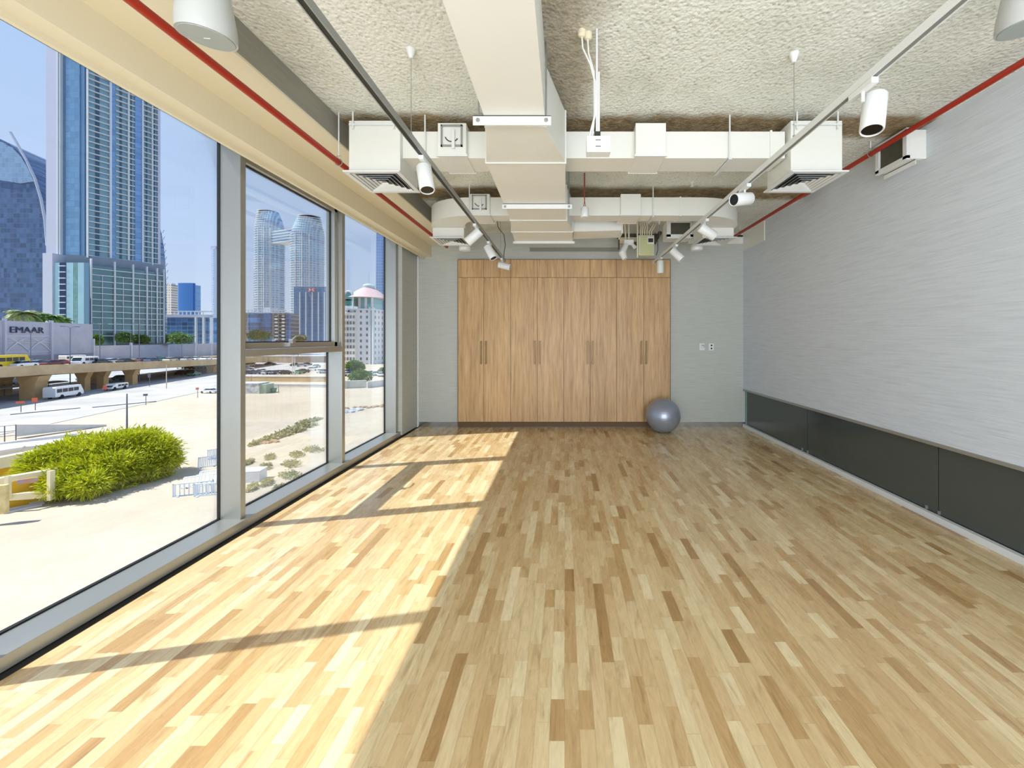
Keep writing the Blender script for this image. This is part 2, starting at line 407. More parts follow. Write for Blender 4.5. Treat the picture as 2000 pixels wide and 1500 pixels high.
# ------------------------------------------------------------ exercise ball
def ball():
    Yb = 6.17; r = .272; c = ((1295-1103)*Yb/750, Yb, r)
    R = []; n = 64
    for i in range(49):
        ph = math.pi*i/48; z = -math.cos(ph)*r; rr = math.sin(ph)*r
        R.append((max(rr, .0006), z))
    t = NT('silver_grey_vinyl'); v = t.coord('Object')
    sx = t.n('ShaderNodeSeparateXYZ'); t.t.links.new(v, sx.inputs[0])
    rings = t.math('SINE', t.math('MULTIPLY', sx.outputs['Z'], 210.0))
    M = t.bsdf(lin((150,158,174)), .30, .45, .5, bump=rings, bstr=.08, bdist=.002)
    b = B().lathe(c, R, n)
    o = b.make('exercise_ball', M, None, smooth='all', at=(c[0], c[1], 0))
    tag(o, 'silver grey exercise ball on the floor against the right end of the wardrobe', 'ball')
    B().lathe((c[0]+.02, c[1]-r*.0, r), [(.0005, 0), (.0006, .001)], 6)
    v_ = B().cyl((c[0]+.10, c[1]+.24, r+.05), (c[0]+.103, c[1]+.247, r+.052), .012, 16); v_.make('valve_plug', GREY, o)
ball()

# switch plates
sw = thing('light_switch', 'white light switch plate on the back wall, left of the socket', 'switch', (2.337, YB, 1.369))
B().box(2.292, YB-.010, 1.305, 2.382, YB, 1.425).make('plate', WHITE2, sw, bevel=.004)
B().box(2.318, YB-.013, 1.335, 2.360, YB-.009, 1.398).make('rocker', plain('rocker_white', (205,208,210), .4), sw, bevel=.002)
B().box(2.326, YB-.0145, 1.386, 2.372, YB-.0125, 1.396).box(2.364, YB-.0145, 1.352, 2.372, YB-.0125, 1.396).make('dark_mark', GREY, sw)
sw = thing('wall_socket', 'white socket plate with two dark holes beside the light switch', 'socket', (2.494, YB, 1.369))
B().box(2.450, YB-.010, 1.303, 2.538, YB, 1.423).make('plate', WHITE2, sw, bevel=.004)
for z in (1.39, 1.338): B().cyl((2.496, YB-.0125, z), (2.496, YB-.009, z), .014, 16).make('socket_hole', LENS, sw)

# ------------------------------------------------------------ main duct
ZD = 2.84; ZT = 3.23
md = thing('main_air_duct', 'big white square duct running down the middle of the ceiling', 'duct', (-.3, 3, ZD))
def ring(y, xl, xr, zb=ZD, zt=ZT): return [(xl,y,zb),(xr,y,zb),(xr,y,zt),(xl,y,zt)]
B().loft([ring(Y0, -.48, -.12), ring(2.42, -.485, -.12)]).make('straight_section', WHITE, md)
B().loft([ring(2.422, -.497, -.12), ring(2.92, -.596, .004)]).make('flared_section', WHITE, md)
B().loft([ring(2.922, -.596, .004), ring(4.33, -.61, .012)]).make('wide_section', WHITE, md)
B().loft([ring(4.332, -.612, .02), ring(4.80, -.66, .10)]).make('rear_flare', WHITE, md)
B().loft([ring(4.802, -.662, .10), ring(5.28, -.685, .112)]).make('end_section', WHITE, md)
for y, xl, xr in ((2.421,-.505,-.112),(2.921,-.604,.012),(4.331,-.62,.028),(4.801,-.67,.108)):
    fb = B().loft([ring(y-.006, xl, xr, ZD-.008, ZT+.008), ring(y+.006, xl, xr, ZD-.008, ZT+.008)]); fb.make('seam_flange', WHITE, md)
B().loft([ring(5.27, -.71, .135, ZD-.028, ZD), ring(5.31, -.71, .135, ZD-.028, ZD)]).make('end_flange', WHITE2, md)
B().box(-.55, 5.28, ZD+.05, .09, 5.30, ZT).make('end_cap', WHITE, md)
def duct_hanger(y, xl, xr, z, label, h=.055):
    t = thing('duct_hanger', label, 'bracket', ((xl+xr)/2, y, z))
    B().box(xl, y, z-h, xr, y+.004, z).box(xl, y, z-.004, xr, y+.04, z).make('angle_bar', WHITE2, t)
    for x in (xl+.03, xr-.03):
        B().cyl((x, y+.02, z-.03), (x, y+.02, HC), .005, 8).make('rod', CHROME, t)
        B().cyl((x, y-.006, z-.028), (x, y+.0, z-.028), .013, 6).make('nut', CHROME, t)
duct_hanger(2.30, -.55, -.082, ZD-.002, 'white angle bar under the main duct nearest the camera', .057)
duct_hanger(3.80, -.62, .072, ZD-.002, 'white angle bar under the middle of the main duct', .05)

# branch ducts
ZB0, ZB1 = 2.959, 3.174
def vcd(xc, y, parent, dial, zb, zt, w):
    b = B().box(xc-w/2, y-.06, zb-.01, xc+w/2, y+.27, zt+.02); b.make('damper_collar', WHITE, parent, bevel=.003)
    B().box(xc-w/2-.008, y-.062, zb-.012, xc+w/2+.008, y-.045, zb+.004).make('collar_rim', WHITE2, parent)
    B().box(xc-w/2-.008, y+.26, zb-.012, xc+w/2+.008, y+.272, zb+.004).make('collar_rim', WHITE2, parent)
    if dial:
        z = (zb+zt)/2+.03
        fr = B(); s = .085
        fr.box(xc-s, y-.075, z-s, xc+s, y-.06, z-s+.012).box(xc-s, y-.075, z+s-.012, xc+s, y-.06, z+s).box(xc-s, y-.075, z-s, xc-s+.012, y-.06, z+s).box(xc+s-.012, y-.075, z-s, xc+s, y-.06, z+s)
        d = fr.make('dial_frame', CHROME, parent)
        B().obox((xc+.015, y-.078, z-.03), (1, 0), .012, .004, .075).make('damper_lever', WHITE2, d)
        arc = [(xc+.055*math.cos(a), y-.066, z+.01+.055*math.sin(a)) for a in [math.radians(200+14*k_) for k_ in range(10)]]
        B().tube(arc, .004, 6).make('dial_slot', DARKM, d)
b1 = thing('branch_duct', 'white branch duct from main duct to the near left diffuser, with dial damper', 'duct', (-.95, 3.2, ZB0), 'branch ducts')
B().box(-1.314, 3.10, ZB0, -.595, 3.346, ZB1).make('duct_body', WHITE, b1)
vcd(-.893, 3.10, b1, True, ZB0, 3.19, .225)
b2 = thing('branch_duct', 'long white branch duct from main duct to the near right diffuser', 'duct', (.9, 3.2, ZB0), 'branch ducts')
B().box(.0, 3.10, ZB0, 1.777, 3.346, ZB1).make('duct_body', WHITE, b2)
vcd(.682, 3.10, b2, False, ZB0, 3.19, .24)
B().box(1.655, 3.092, ZB0-.008, 1.672, 3.354, ZB1+.008).make('seam_flange', WHITE, b2)
b3 = thing('branch_duct', 'white curved branch duct turning down to the far left diffuser', 'duct', (-1, 4.7, ZB0), 'branch ducts')
B().box(-1.12, 4.54, ZB0, -.63, 4.757, ZB1).make('duct_body', WHITE, b3)
def elbow(xc, sgn, parent, name='elbow'):
    N_ = 12; bot = []; 
    out = [(xc+sgn*(.60*math.sin(a)), 5.02-.48*math.cos(a)) for a in [math.pi/2*i/N_ for i in range(N_+1)]]
    inn = [(xc+sgn*(.17*math.sin(a)), 5.02-.263*math.cos(a)) for a in [math.pi/2*i/N_ for i in range(N_+1)]]
    R = [[(o_[0], o_[1], ZB0-.012*i/N_), (i_[0], i_[1], ZB0-.012*i/N_), (i_[0], i_[1], ZB1), (o_[0], o_[1], ZB1)] for i, (o_, i_) in enumerate(zip(out, inn))]
    return B().loft(R).make(name, WHITE, parent, smooth=True)
elbow(-1.12, -1, b3)
vcd(-1.0, 4.56, b3, True, ZB0, 3.18, .24)
b4 = thing('branch_duct', 'long white branch duct to the far right diffuser', 'duct', (.9, 4.7, ZB0), 'branch ducts')
B().box(.03, 4.54, ZB0, 1.62, 4.757, ZB1).make('duct_body', WHITE, b4)
vcd(.775, 4.56, b4, False, ZB0, 3.18, .235)
elbow(1.62, 1, b4)
B().box(1.36, 4.532, ZB0-.008, 1.376, 4.765, ZB1+.008).make('seam_flange', WHITE, b4)
b5 = thing('branch_duct', 'short white duct leaving the end of the main duct to the right', 'duct', (.45, 5.2, 2.86), 'branch ducts')
B().loft([[(.113,4.90,2.87),(.113,5.27,2.87),(.113,5.27,3.2),(.113,4.90,3.2)], [(.74,4.99,2.91),(.74,5.27,2.89),(.74,5.27,3.2),(.74,4.99,3.2)]]).make('duct_body', WHITE, b5)
B().box(.738, 4.97, 2.87, .752, 5.29, 3.21).make('end_flange', WHITE2, b5)

def strap(x, y, y2, label):
    t = thing('duct_hanger', label, 'bracket', (x, y, ZB0))
    B().cyl((x, y-.012, ZB0-.02), (x, y-.012, HC), .006, 8).make('rod', WHITE2, t)
    B().box(x-.015, y-.02, ZB0-.022, x+.015, y2+.02, ZB0-.016).box(x-.015, y-.02, ZB0-.03, x-.011, y2+.02, ZB0-.0).make('angle_bar', WHITE2, t)
strap(1.323, 3.09, 3.36, 'white rod and angle holding the near right branch duct')
strap(-1.12, 3.09, 3.36, 'white rod and angle holding the near left branch duct')
strap(1.04, 4.53, 4.77, 'white rod and angle holding the far right branch duct')
strap(-1.115, 4.50, 4.53, 'white rod in front of the far left curved duct')

# diffusers
def diffuser(x0, y0, label, ytop, group='ceiling air diffusers', elb=False):
    w = .443; x1 = x0+w; y1 = y0+w; zd = 2.806; cx, cy = (x0+x1)/2, (y0+y1)/2
    t = thing('air_diffuser', label, 'diffuser', (cx, cy, zd), group)
    top = ytop
    ch = .02
    b = B(); ins = .0
    b.loft([[(x0+.02, y0+.055, 2.83),(x1-.015, y0+.055, 2.83),(x1-.015, y1-.03, 2.83),(x0+.02, y1-.03, 2.83)],
            [(x0+.02, y0+.055, top),(x1-.015, y0+.055, top),(x1-.015, y1-.03, top),(x0+.02, y1-.03, top)]])
    b.make('plenum_box', WHITE, t, bevel=.004)
    B().box(x0+.05, y0+.08, 2.822, x1-.05, y1-.06, 2.832).make('neck', DARKM, t)
    fr = B()
    m = .035
    fr.box(x0, y0, zd, x1, y0+m, zd+.012).box(x0, y1-m, zd, x1, y1, zd+.012).box(x0, y0+m, zd, x0+m, y1-m, zd+.012).box(x1-m, y0+m, zd, x1, y1-m, zd+.012)
    f = fr.make('face_frame', WHITE2, t, bevel=.002)
    B().box(x0+.01, y0+.01, zd+.012, x1-.01, y1-.01, zd+.016).make('backing', LENS, t)
    lv = B(); a0 = w/2-m
    for k_ in range(5):
        ao = a0 - k_*.036; ai = ao-.026; zo, zi = zd+.001, zd+.0115
        O = [(cx-ao,cy-ao,zo),(cx+ao,cy-ao,zo),(cx+ao,cy+ao,zo),(cx-ao,cy+ao,zo)]
        ao2 = ao-.024
        I = [(cx-ao2,cy-ao2,zi),(cx+ao2,cy-ao2,zi),(cx+ao2,cy+ao2,zi),(cx-ao2,cy+ao2,zi)]
        # louvre ring, thin solid
        O2 = [(p[0], p[1], p[2]+.0015) for p in O]; I2 = [(p[0], p[1], p[2]+.0015) for p in I]
        # leave a dark slot outside every ring
        sh = .010
        O = [(cx+math.copysign(abs(p[0]-cx)-sh, p[0]-cx), cy+math.copysign(abs(p[1]-cy)-sh, p[1]-cy), p[2]) for p in O]
        O2 = [(p[0], p[1], p[2]+.0015) for p in O]
        vs_ = O+I+O2+I2; fs_ = []
        for j in range(4):
            j2 = (j+1) % 4
            fs_ += [(j, j2, 4+j2, 4+j), (8+j, 12+j, 12+j2, 8+j2), (j, 8+j, 8+j2, j2), (4+j, 4+j2, 12+j2, 12+j)]
        lv.add(vs_, fs_)
    lv.make('louvres', WHITE2, t)
    hb = B().box(x0+.03, y0+.035, 3.19 if top > 3.2 else 3.12, x1-.03, y0+.047, 3.20 if top > 3.2 else 3.13)
    hb.make('hanger_bar', WHITE2, t)
    for x in (x0+.06, x1-.06):
        B().cyl((x, y0+.041, 3.16 if top > 3.2 else 3.10), (x, y0+.041, HC), .006, 8).make('hanger_rod', WHITE2, t)
    return t
diffuser(-1.735, 2.995, 'square louvred diffuser on a white box near the windows', 3.235)
diffuser(1.777, 2.995, 'square louvred diffuser on a tall white box at the right, by the red pipe', 3.235)
diffuser(-1.74, 4.947, 'louvred diffuser at the far left, under the curved duct', 3.13)
diffuser(1.775, 4.947, 'louvred diffuser at the far right, by the end of the red pipe', 3.13)
for x, lab in ((-1.44, 'small white round ceiling speaker under the far left diffuser'), (1.91, 'small white round ceiling speaker under the far right diffuser')):
    c_ = (x, 5.55, 2.78)
    t = thing('ceiling_speaker', lab, 'speaker', c_)
    B().lathe(c_, [(.001,-.012),(.055,-.012),(.082,-.004),(.088,.02),(.088,.05),(.05,.06),(.001,.06)], 24).make('body', WHITE2, t, smooth=True)
    B().cyl((x, 5.55, 2.84), (x, 5.55, HC), .007, 8).make('rod', WHITE2, t)

# return air boxes
t = thing('return_air_box', 'white box with a dark grille high on the right wall behind the red pipe', 'vent', (2.95, 3.35, 3.05))
X0, YA, YC, Z0_, Z1_ = 2.864, 3.23, 3.53, 3.016, 3.26
B().box(X0+.03, YA, Z0_, XR, YC, Z1_).make('duct_body', WHITE, t)
b = B(); f_ = .025
b.box(X0, YA-.012, Z0_-.012, X0+.03, YC+.012, Z0_+f_).box(X0, YA-.012, Z1_-f_, X0+.03, YC+.012, Z1_+.012).box(X0, YA-.012, Z0_, X0+.03, YA+f_, Z1_).box(X0, YC-f_, Z0_, X0+.03, YC+.012, Z1_)
b.make('flange', WHITE2, t)
B().box(X0+.018, YA+f_, Z0_+f_, X0+.022, YC-f_, Z1_-f_).make('grille', DUSTY, t)
B().box(2.95, YA+.0, Z0_-.045, 2.955, YC+.02, Z0_-.004).box(2.95, YA+.0, Z0_-.008, 3.0, YC+.02, Z0_-.004).make('support_angle', WHITE2, t)
t = thing('return_air_box', 'small white box with a dark opening near the back wall above the right track', 'vent', (1.6, 5.5, 2.9))
X0, X1, YA, YC, Z0_, Z1_ = 1.47, 1.82, 5.45, 5.75, 2.95, 3.19
B().box(X0, YA+.03, Z0_, X1, YC, Z1_).make('duct_body', WHITE, t)
b = B(); f_ = .035
b.box(X0-.02, YA, Z0_-.02, X1+.02, YA+.03, Z0_+f_).box(X0-.02, YA, Z1_-f_+.02, X1+.02, YA+.03, Z1_+.02).box(X0-.02, YA, Z0_, X0+f_, YA+.03, Z1_).box(X1-f_, YA, Z0_, X1+.02, YA+.03, Z1_)
b.make('flange', WHITE2, t)
B().box(X0+f_, YA+.022, Z0_+f_, X1-f_, YA+.026, Z1_-f_).make('grille', DUSTY, t)
for x in (X0+.03, X1-.03): B().cyl((x, 5.6, Z1_), (x, 5.6, HC), .006, 8).make('rod', WHITE2, t)

# ------------------------------------------------------------ fire pipes
def pipe(x, z, y0, y1, label, hooks, r=.0215):
    t = thing('sprinkler_pipe', label, 'pipe', (x, y0, z))
    B().cyl((x, y0, z), (x, y1, z), r, 20).make('pipe_run', RED, t, smooth=True)
    for y in hooks:
        a = [(x+(r+.006)*math.cos(q), y, z+(r+.006)*math.sin(q)) for q in [math.radians(90+i*30) for i in range(13)]]
        B().tube(a, .0035, 6).tube([(x-.0, y, z+r+.004),(x-.018, y, z+r+.03),(x+.018,y,z+r+.032),(x,y,z+r+.004)], .003, 6).make('ring_hanger', CHROME, t)
        B().cyl((x, y, z+r+.03), (x, y, HC), .005, 8).make('hanger_rod', WHITE2, t)
pipe(-1.795, 2.902, Y0, 5.85, 'red pipe running under the cream soffit on the window side', (.2, 3.05))
pipe(2.78, 3.18, Y0, 6.52, 'red pipe running along the top of the right wall', (.6, 3.49, 6.1))

# ------------------------------------------------------------ lighting tracks and spots
def track(x, z, y0, y1, label, mat, slot, cords):
    t = thing('lighting_track', label, 'light track', (x, y0, z), 'lighting tracks')
    w, h = .018, .019
    b = B().box(x-w, y0, z-h+.006, x+w, y1, z+h).box(x-w, y0, z-h, x-w+.006, y1, z-h+.006).box(x+w-.006, y0, z-h, x+w, y1, z-h+.006)
    b.make('rail', mat, t)
    B().box(x-w+.006, y0+.01, z-h+.003, x+w-.006, y1-.01, z-h+.0065).make('slot', slot, t)
    B().box(x-w-.002, y1, z-h-.002, x+w+.002, y1+.05, z+h+.002).make('end_cap', mat, t, bevel=.003)
    for y in cords:
        s_ = B().cyl((x, y, z+h), (x, y, z+h+.022), .008, 8).cyl((x, y, z+h+.02), (x, y, HC-.03), .0022, 6); s_.make('suspension_wire', CHROME, t)
        B().lathe((x, y, HC-.055), [(.001,0),(.010,0),(.014,.01),(.030,.05),(.030,.056),(.001,.056)], 20).make('ceiling_cup', WHITE2, t, smooth=True)
    return t
TX0, TX1, TZ = -.954, 1.444, 2.741
track(TX0, TZ, Y0, 6.04, 'grey suspended lighting track on the window side', CHROME, DARKM, (-.4, 2.384, 5.7))
track(TX1, TZ, Y0, 6.18, 'white suspended lighting track on the right side', WHITE2, GREY, (-.4, 2.418, 5.85))

def spot_proto():
    t = thing('track_spotlight', '', 'spotlight', (0,0,0), 'track spotlights')
    B().box(-.017, -.075, -.028, .017, .075, .0).make('adapter', WHITE2, t, bevel=.003)
    B().cyl((0,0,-.075), (0,0,-.026), .008, 12).make('stem', WHITE2, t)
    r = .05
    body = B().lathe((0,0,0), [(.001,.06),(.046,.06),(.05,.054),(r,-.12),(.046,-.125),(.042,-.123),(.042,-.108),(.001,-.108)], 28).make('lamp_body', WHITE2, t, smooth=True)
    B().lathe((0,0,0), [(.001,-.119),(.0415,-.119),(.0415,-.112),(.001,-.112)], 24).make('lens', LENS, body)
    body.location = (0,0,-.095)
    return t
P = spot_proto()
def spot(x, y, d, label, off=(0,0,0), first=[True]):
    t = P if first[0] else copy_tree(P); first[0] = False
    t.location = (x, y, TZ-.019); t['label'] = label
    q = (-Vector(d)).normalized().to_track_quat('Z', 'Y')      # lens looks along d
    for c in t.children:
        if c.name.startswith('lamp_body'):
            c.rotation_mode = 'QUATERNION'; c.rotation_quaternion = q; c.location = (off[0], off[1], -.100+off[2])
spot(TX0, 2.62, (.22, -.22, -1), 'white spot on the grey track nearest the camera, pointing down')
spot(TX0, 4.13, (-.9, .1, -.75), 'white spot on the grey track tilted toward the windows')
spot(TX0, 4.86, (.55, -.2, -1), 'white spot on the grey track, third from the camera')
spot(TX0, 5.86, (1, .0, -.25), 'white spot at the far end of the grey track, lying level')
spot(TX1, 1.86, (-.20, -.12, -1), 'white spot on the white track nearest the camera, beside the red pipe', off=(.055, 0, 0))
spot(TX1, 3.08, (-1, -.45, -.22), 'white spot on the white track lying level, lens to the left')
spot(TX1, 3.96, (1, .1, -.6), 'white spot on the white track in front of the far right diffuser')
spot(TX1, 5.02, (.8, -.3, -.9), 'white spot on the white track with its black lens turned right')
spot(TX1, 5.80, (.02, .1, -1), 'white spot at the far end of the white track hanging straight down')

# pendant speakers
def pend(x, y, z, label, tilt):
    t = thing('pendant_speaker', label, 'speaker', (x, y, z), 'pendant speakers')
    R_ = .105
    b = B().lathe((x,y,z), [(.001,.0),(.098,.0),(.103,-.002),(R_,.006),(R_*.99,.05),(.095,.12),(.083,.20),(.07,.26),(.045,.29),(.001,.295)], 40)
    o = b.make('speaker_body', plain('speaker_white', (180,184,184), .5), t, smooth=True)
    g = B().lathe((x,y,z), [(.001,-.004),(.094,-.004),(.094,.002),(.001,.002)], 40).make('speaker_grille', plain('speaker_grille_grey', (160,170,170), .6), t)
    B().box(x-.014, y-.002, z-.006, x+.014, y+.002, z-.003).make('badge', WHITE2, t)
    B().cyl((x,y,z+.29), (x,y,HC), .004, 8).make('cable', DARKM, t)
    t.rotation_euler = tilt
pend(-1.555, 1.67, 2.812, 'white cone-shaped pendant speaker at the top left', (math.radians(8), math.radians(4), 0))
pend(2.02, 1.67, 2.86, 'white cone-shaped pendant speaker cut off by the top right corner', (math.radians(8), math.radians(-4), 0))

# ------------------------------------------------------------ small services
t = thing('junction_box', 'white electrical box hanging on rods in front of the right branch duct', 'electrical box', (.18, 2.226, 2.6))
B().box(.125, 2.19, 2.568, .262, 2.26, 2.66).make('box_body', WHITE2, t, bevel=.004)
B().box(.140, 2.183, 2.578, .248, 2.19, 2.650).make('cover', WHITE, t, bevel=.003)
b = B().box(.175,2.180,2.628,.205,2.183,2.634).box(.175,2.180,2.592,.205,2.183,2.598); b.make('label_mark', GREY, t)
B().box(.17, 2.20, 2.66, .205, 2.25, 2.69).make('clamp', DARKM, t)
B().cyl((.186,2.226,2.66),(.186,2.226,HC), .006, 8).cyl((.198,2.226,2.70),(.198,2.226,HC-.25), .0055, 8).make('rod', WHITE2, t)
B().tube([(.10,2.24,HC-.03),(.105,2.24,HC-.10),(.15,2.235,HC-.20),(.175,2.23,HC-.30),(.176,2.23,2.80),(.155,2.23,2.72),(.14,2.23,2.66)], .0055, 8).tube([(.135,2.26,HC-.03),(.14,2.255,HC-.12),(.17,2.24,HC-.24),(.174,2.238,2.82),(.16,2.238,2.66)], .0055, 8).make('flexible_conduit', WHITE, t, smooth=True)
for x, y in ((.10,2.24),(.137,2.26)):
    B().lathe((x,y,HC-.035), [(.001,0),(.012,0),(.024,.01),(.024,.036),(.001,.036)], 16).make('conduit_box', CREAM, t)

t = thing('pendant_holder', 'small white cylinder hanging on twisted red wires right of the main duct', 'lamp holder', (.216, 4.157, 2.82))
B().lathe((.216,4.157,2.815), [(.001,0),(.038,0),(.042,.006),(.042,.10),(.036,.108),(.001,.108)], 28).make('holder', WHITE2, t, smooth=True)
B().tube([(.205,4.157,2.92),(.214,4.157,2.99),(.210,4.157,HC)], .0045, 6).tube([(.228,4.157,2.92),(.217,4.157,2.99),(.220,4.157,HC)], .003, 6).make('wire', REDW, t)
t = thing('ceiling_sprinkler', 'tiny white sprinkler head on the bare ceiling between the right ducts', 'sprinkler', (1.46, 4.35, 3.25))
B().lathe((1.46,4.40,HC-.05), [(.001,0),(.02,0),(.02,.004),(.008,.008),(.008,.035),(.025,.04),(.025,.05),(.001,.05)], 16).make('head', WHITE2, t)

# control panel with conduits and the twin-headed emergency lamp
t = thing('control_panel', 'pale green metal control panel hanging under the ducts near the back wall', 'electrical panel', (1.25, 5.9, 2.8))
xa, xb = (1247-1103)*5.9/750, (1278-1103)*5.9/750
za, zb_ = 1.5+(662-499)*5.9/750, 1.5+(662-459)*5.9/750
B().box(xa, 5.90, za, xb, 6.02, zb_).make('enclosure', PANELG, t, bevel=.006)
B().box(xa+.04, 5.893, za+.015, xb-.03, 5.90, zb_-.03).make('cover', plain('olive_panel', (184,190,142), .5), t, bevel=.003)
B().box(xa+.135, 5.885, zb_-.14, xb-.01, 5.893, zb_-.03).make('display_bezel', WHITE2, t, bevel=.002)
B().box(xa+.147, 5.882, zb_-.115, xb-.022, 5.886, zb_-.055).make('display', DARKM, t)
for k_, x in enumerate((1.17, 1.20, 1.235, 1.27, 1.305, 1.34)):
    z = zb_-.003
    B().tube([(x,5.93,z),(x,5.93,z+.06),(x+(.01 if k_ < 4 else .05),5.94,z+.14),(x+(.0 if k_ < 4 else .08),5.96,HC)], .010, 8).make('conduit', CREAM, t, smooth=True)
B().tube([(xb+.01,5.92,zb_+.05),(xb+.05,5.90,zb_-.06),(xb+.055,5.90,zb_-.22),(xb+.03,5.9,za+.0)], .005, 6).make('cable', DARKM, t)
B().box(xa-.022, 5.91, za-.03, xa-.004, 5.93, HC).make('support_channel', CREAM, t)
t = thing('pipe_rack', 'dark metal pipes and channels above the control panel', 'pipework', (1.1, 6.1, 3.1))
B().cyl((.86,6.15,3.08),(1.16,6.15,3.08), .05, 16).make('pipe', CREAM, t, smooth=True)
B().box(.85,6.2,3.12,1.5,6.24,3.20).box(.98,6.05,2.97,1.14,6.1,3.03).make('channel', DUSTY, t)
B().cyl((.86,6.1,2.92),(.86,6.1,HC), .012, 8).cyl((1.42,6.1,3.02),(1.52,6.1,3.2), .03, 10).make('strut', DUSTY, t)
t = thing('emergency_spotlight', 'white twin emergency spotlight hanging left of the control panel', 'lamp', (.93, 5.85, 2.85))
cx = .96
B().box(cx-.06, 5.82, 2.93, cx+.09, 5.92, 3.01).make('lamp_base', WHITE2, t, bevel=.012)
B().tube([(cx-.03,5.86,3.0),(cx-.03,5.88,3.1),(cx-.04,5.9,HC)], .012, 8).tube([(cx+.02,5.86,3.0),(cx+.02,5.88,HC)], .012, 8).make('conduit', CREAM, t, smooth=True)
B().cyl((cx-.02,5.84,2.94),(cx-.09,5.80,2.80), .036, 18, .050).make('lamp_head', WHITE2, t, smooth=True)
B().cyl((cx-.09,5.80,2.81),(cx-.055,5.78,2.70), .058, 20, .040).make('lamp_head', WHITE2, t, smooth=True)
B().cyl((cx+.06,5.84,2.95),(cx+.10,5.80,2.88), .022, 14, .03).make('lamp_head', WHITE2, t, smooth=True)
t = thing('cable_loop', 'thin dark cable drooping from the ceiling to the far end of the grey track', 'cable', (-.85, 5.9, 2.9))
B().tube([(-1.0,5.6,HC),(-.98,5.65,3.14),(-.91,5.75,3.06),(-.905,5.85,2.93),(-.94,5.95,2.84),(-.952,6.0,2.762)], .005, 8).make('cord', DARKM, t, smooth=True)
t = thing('black_grille', 'small black slotted strip high in the far right corner', 'vent', (2.95, 6.5, 3.2))
B().box(2.56, YB-.03, 3.235, 2.82, YB-.013, 3.262).box(2.84, YB-.03, 3.235, XR-.02, YB-.013, 3.262).make('slots', LENS, t)
# ============================================================ outside: everything beyond the windows, ground at GZ
GZ = -11.0
def gp(u, v):                    # point on the ground seen at photo pixel (u, v)
    D = (CAMZ-GZ)*750/(v-662.0); return px(u, v, D)
def m_sand():
    t = NT('pale_sand_ground'); v = t.coord()
    a = t.noise(v, .055, 5, .6); b = t.noise(v, .6, 4, .6); c_ = t.noise(v, .016, 3, .5)
    col = t.ramp(a, [(.3, lin((178,165,146))), (.5, lin((190,178,160))), (.72, lin((190,183,172)))])
    col = t.mix(t.ramp(b, [(.35, (0,0,0)), (.7, (.5,.5,.5))]), col, lin((174,161,142)))
    return t.bsdf(col, .95, 0, .1, bump=b, bstr=.4, bdist=.25)
def m_two(name, c1, c2, scale, rough=.9, bump=0):
    t = NT(name); v = t.coord(); f = t.noise(v, scale, 4, .6)
    col = t.ramp(f, [(.35, lin(c1)), (.65, lin(c2))])
    return t.bsdf(col, rough, 0, .2, bump=f if bump else None, bstr=bump, bdist=.1)
def facade(name, wall, glass, fh, bw, hf, wf, ang, grough=.12, gmet=.55, z0=0.0, wrough=.7, var=.35):
    t = NT(name); tc = t.n('ShaderNodeTexCoord'); sx = t.n('ShaderNodeSeparateXYZ'); t.t.links.new(tc.outputs['Object'], sx.inputs[0])
    u = t.math('ADD', t.math('MULTIPLY', sx.outputs[0], math.cos(ang)), t.math('MULTIPLY', sx.outputs[1], math.sin(ang)))
    z = t.math('DIVIDE', t.math('ADD', sx.outputs[2], z0), fh); uu = t.math('DIVIDE', u, bw)
    mk = t.math('MULTIPLY', t.math('LESS_THAN', t.math('FRACT', z), hf), t.math('LESS_THAN', t.math('FRACT', uu), wf))
    cb = t.n('ShaderNodeCombineXYZ'); t.t.links.new(t.math('FLOOR', uu), cb.inputs[0]); t.t.links.new(t.math('FLOOR', z), cb.inputs[1])
    w_ = t.n('ShaderNodeTexWhiteNoise', {'noise_dimensions': '2D'}); t.t.links.new(cb.outputs[0], w_.inputs['Vector'])
    g = lin(glass); gc = t.mix(w_.outputs['Value'], tuple(x*(1-var) for x in g), tuple(min(1, x*(1+var)) for x in g))
    col = t.mix(mk, lin(wall), gc)
    p = t.bsdf(col, t.math('MULTIPLY_ADD', mk, grough-wrough, wrough), t.math('MULTIPLY', mk, gmet), .5)
    return p
SAND = m_sand()
ASPH = m_two('pale_asphalt', (164,160,156), (184,180,175), .15)
CONC = m_two('sand_coloured_concrete', (190,164,124), (206,182,144), .3, .85)
PIERM = m_two('pier_concrete', (186,150,100), (202,168,120), .5, .85)
WALLW = m_two('white_boundary_wall', (206,205,202), (220,218,214), .4, .8)
HOARD = m_two('grey_hoarding', (176,178,194), (188,190,204), .2, .6)
POLE = plain('lamp_post_grey', (110,112,122), .5, .3)
GLB = plain('blue_curtain_glass', (86,132,178), .12, .6, .25, .05)
GLD = plain('dark_blue_glass', (48,66,100), .15, .5, .3, .08)
WHB = plain('white_cladding', (208,213,218), .5)
GRB = plain('grey_cladding', (178,184,200), .6)

ext = 1600
struct('ground', B().add([(-ext,-60,GZ),(60,-60,GZ),(60,ext,GZ),(-ext,ext,GZ)], [(0,1,2,3)]).add([(-ext,-60,GZ-1),(60,-60,GZ-1),(60,ext,GZ-1),(-ext,ext,GZ-1)], [(0,1,2,3)]), SAND, label='pale sandy ground below the windows')
# paved yard and service road along the flyover (direction (-.3, 1))
def line(a, Y): return (a-.3*Y, Y)
def strip(a0, a1, Ya, Yb, z, th=.06):
    P_ = [line(a0,Ya), line(a1,Ya), line(a1,Yb), line(a0,Yb)]
    return B().prism(P_, z, z+th)
struct('road_yard', strip(-58.5, -82, 20, 500, GZ), ASPH, label='pale paved service road in front of the flyover')
struct('road_lower', strip(-83, -150, 20, 600, GZ, .05), m_two('worn_asphalt', (150,152,158), (178,180,186), .1), label='grey road under and beyond the flyover')

